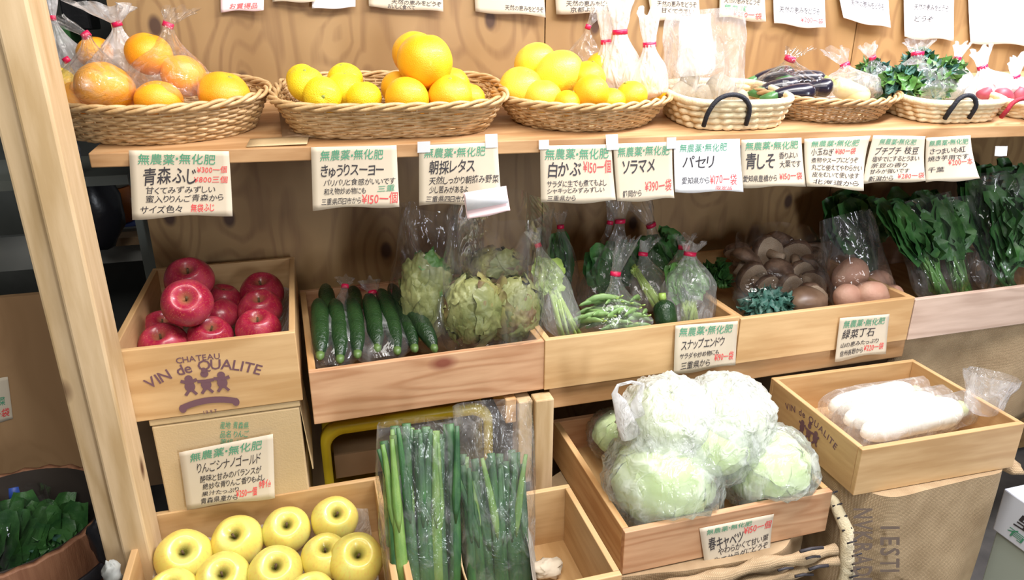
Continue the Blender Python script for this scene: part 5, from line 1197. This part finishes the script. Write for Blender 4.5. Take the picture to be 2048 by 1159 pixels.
# ------------------------------------------------------------------ barrel at the lower left
bc = at_z(16, 1036, .60); bc.z = .60
br = wr(bc, 186)
bt = thing('wooden_barrel', 'dark wooden tub holding bagged greens at the lower left', 'barrel', (bc.x, bc.y, 0))
mb = MB(); n = 48
mb.lathe([(br*.82, .02), (br*.94, .3), (br, .60), (br, .602), (br*.93, .602), (br*.93, .60), (br*.88, .35)], n, fn=lambda p, a: p*(1 if abs((a*24/(2*PI)) % 1-.5) < .42 else .992) + Vector((bc.x, bc.y, 0)) if p.z > 0 else p)
build('staves', mb, BARREL, bt)
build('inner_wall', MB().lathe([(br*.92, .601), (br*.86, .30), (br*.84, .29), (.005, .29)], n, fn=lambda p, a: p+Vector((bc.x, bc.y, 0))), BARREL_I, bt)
for z in (.50, .25): build('iron_hoop', MB().lathe([(br*(.905+.105*z/.6)+.016, z), (br*(.91+.105*z/.6)+.016, z+.03), (br*(.905+.105*z/.6)+.010, z+.03), (br*(.9+.105*z/.6)+.010, z)], n, fn=lambda p, a: p+Vector((bc.x, bc.y, 0))), IRON, bt)
b0 = Vector((bc.x, bc.y, .30))
c = at_z(55, 1075, .52); greens('leafy_greens', 'dark green bunch in a bag inside the wooden tub', Vector((c.x-.06, c.y-.02, .30)), c+Vector((.02, .02, .05)), LEAF_D, 36, .08, .07, 71, .3, LEAF_M)
c = at_z(-20, 1085, .50); greens('leafy_greens', 'dark green bunch at the far left inside the wooden tub', Vector((c.x, c.y-.02, .30)), c+Vector((.0, .02, .06)), LEAF_D, 30, .08, .07, 72, .3, LEAF_M)
c = at_z(110, 1080, .50); head('leafy_greens', 'loose green leaves at the right inside the wooden tub', c-Vector((0, 0, .03)), .06, (1, .9, .8), LEAF_D, LEAF_B, 40, 73, None, .6, 'leafy greens')
c = at_z(40, 1060, .53); bag('clear bag of dark greens inside the wooden tub', (c.x-.05, c.y-.03, .32), c+Vector((-.03, .05, .06)), .10, .08, m=FILM_C, seed=70, tied=False, open_w=.8)
mb = MB(); p0 = at_z(88, 1000, .52)
mb.grid(lambda u, v: Vector((p0.x-.03+.09*u+.02*v, p0.y+.02+.005*math.sin(4*u), p0.z+.01-.10*v-.04*u)), 8, 8)
tag(build('brown_paper', mb, CARD_D, solid=.001), 'piece of brown card stuck upright in the wooden tub', 'cardboard')
c = at_z(32, 995, .54); mb = MB().tube([c, c+Vector((.0, 0, .012)), c+Vector((.002, 0, .03))], [.014, .013, .011], 12); t = tag(build('bottle_top', mb, BLUEP), 'small blue cap poking up in the wooden tub', 'cap')
mb = MB(); c = at(224, 1150, -.13); lump(mb, c, .017, (.8, .6, 1.6), 8, amp=.5, hi=.3); tag(build('plastic_scrap', mb, GREYP), 'whitish plastic bundle between the tub and the apple crate', 'plastic')
mb = MB(); c = at(204, 1080, .03); lump(mb, c, .035, (.6, .6, 1.5), 9, amp=.3); tag(build('black_bundle', mb, BLACK), 'black plastic bundle behind the tub beside the post', 'plastic')
# ------------------------------------------------------------------ dark storage behind the left end
mb = MB(); c = at(185, 410, .66); lump(mb, c, .085, (.75, .7, 1.25), 5, amp=.2, hi=.08); tag(build('black_bag', mb, BLACK), 'black sack in the dark gap behind the left end of the shelf', 'bag')
t = thing('orange_canister', 'orange canister with a pale lid in the gap behind the shelf end', 'canister', at(228, 440, .85))
c = at(226, 440, .85); build('body', MB().lathe([(.003, 0), (.055, 0), (.055, .085), (.05, .09)], 24, fn=lambda p, a: p+c), ORPL, t); build('lid', MB().lathe([(.052, .091), (.055, .093), (.055, .125), (.003, .127)], 24, fn=lambda p, a: p+c), GREYP, t, label='pale lid'); build('base_ring', MB().lathe([(.058, -.006), (.058, .004), (.003, .004)], 24, fn=lambda p, a: p+c-Vector((0, 0, .008))), BLUEP, t, label='blue base ring')
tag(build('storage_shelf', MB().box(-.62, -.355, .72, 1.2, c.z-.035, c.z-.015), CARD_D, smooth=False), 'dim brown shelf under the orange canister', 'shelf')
tag(build('grey_upright', MB().box(-.375, -.345, .5, .53, .0, 1.13), plain('dim grey green paint', (.10, .11, .095), .7), smooth=False), 'grey upright strip at the left edge of the back panel', 'post')
mb = MB(); c = at(85, 68, .9); mb.box(c.x-.04, c.x+.06, .9, 1.05, c.z-.022, c.z+.018); tag(build('green_tray', mb, GREENP, smooth=False, bevel=.004), 'green plastic tray high in the storage behind the bags', 'tray')
mb = MB(); c = at(150, 25, .9); mb.box(c.x-.03, c.x+.03, .9, 1.0, c.z-.04, c.z+.06); tag(build('dark_box', mb, BLACK, smooth=False, bevel=.004), 'dark box high in the storage behind the bags', 'box')
mb = MB(); c = at(110, 300, .45); lump(mb, c, .05, (.9, .6, .7), 6, amp=.35, hi=.15); tag(build('plastic_bundle', mb, plain('blue grey plastic', (.20, .25, .32), .3)), 'bluish grey plastic bundle left of the shelf end', 'plastic')
tag(build('storage_rack', MB().box(-.75, -.36, .44, .70, c.z-.075, c.z-.055), plain('dim grey green paint', (.10, .11, .095), .7), smooth=False), 'grey rack board left of the shelf end', 'shelf')
for o in COL.objects:
    if o.parent is None and 'label' not in o and 'kind' not in o and o.type in ('MESH', 'EMPTY'): print('UNLABELLED', o.name)
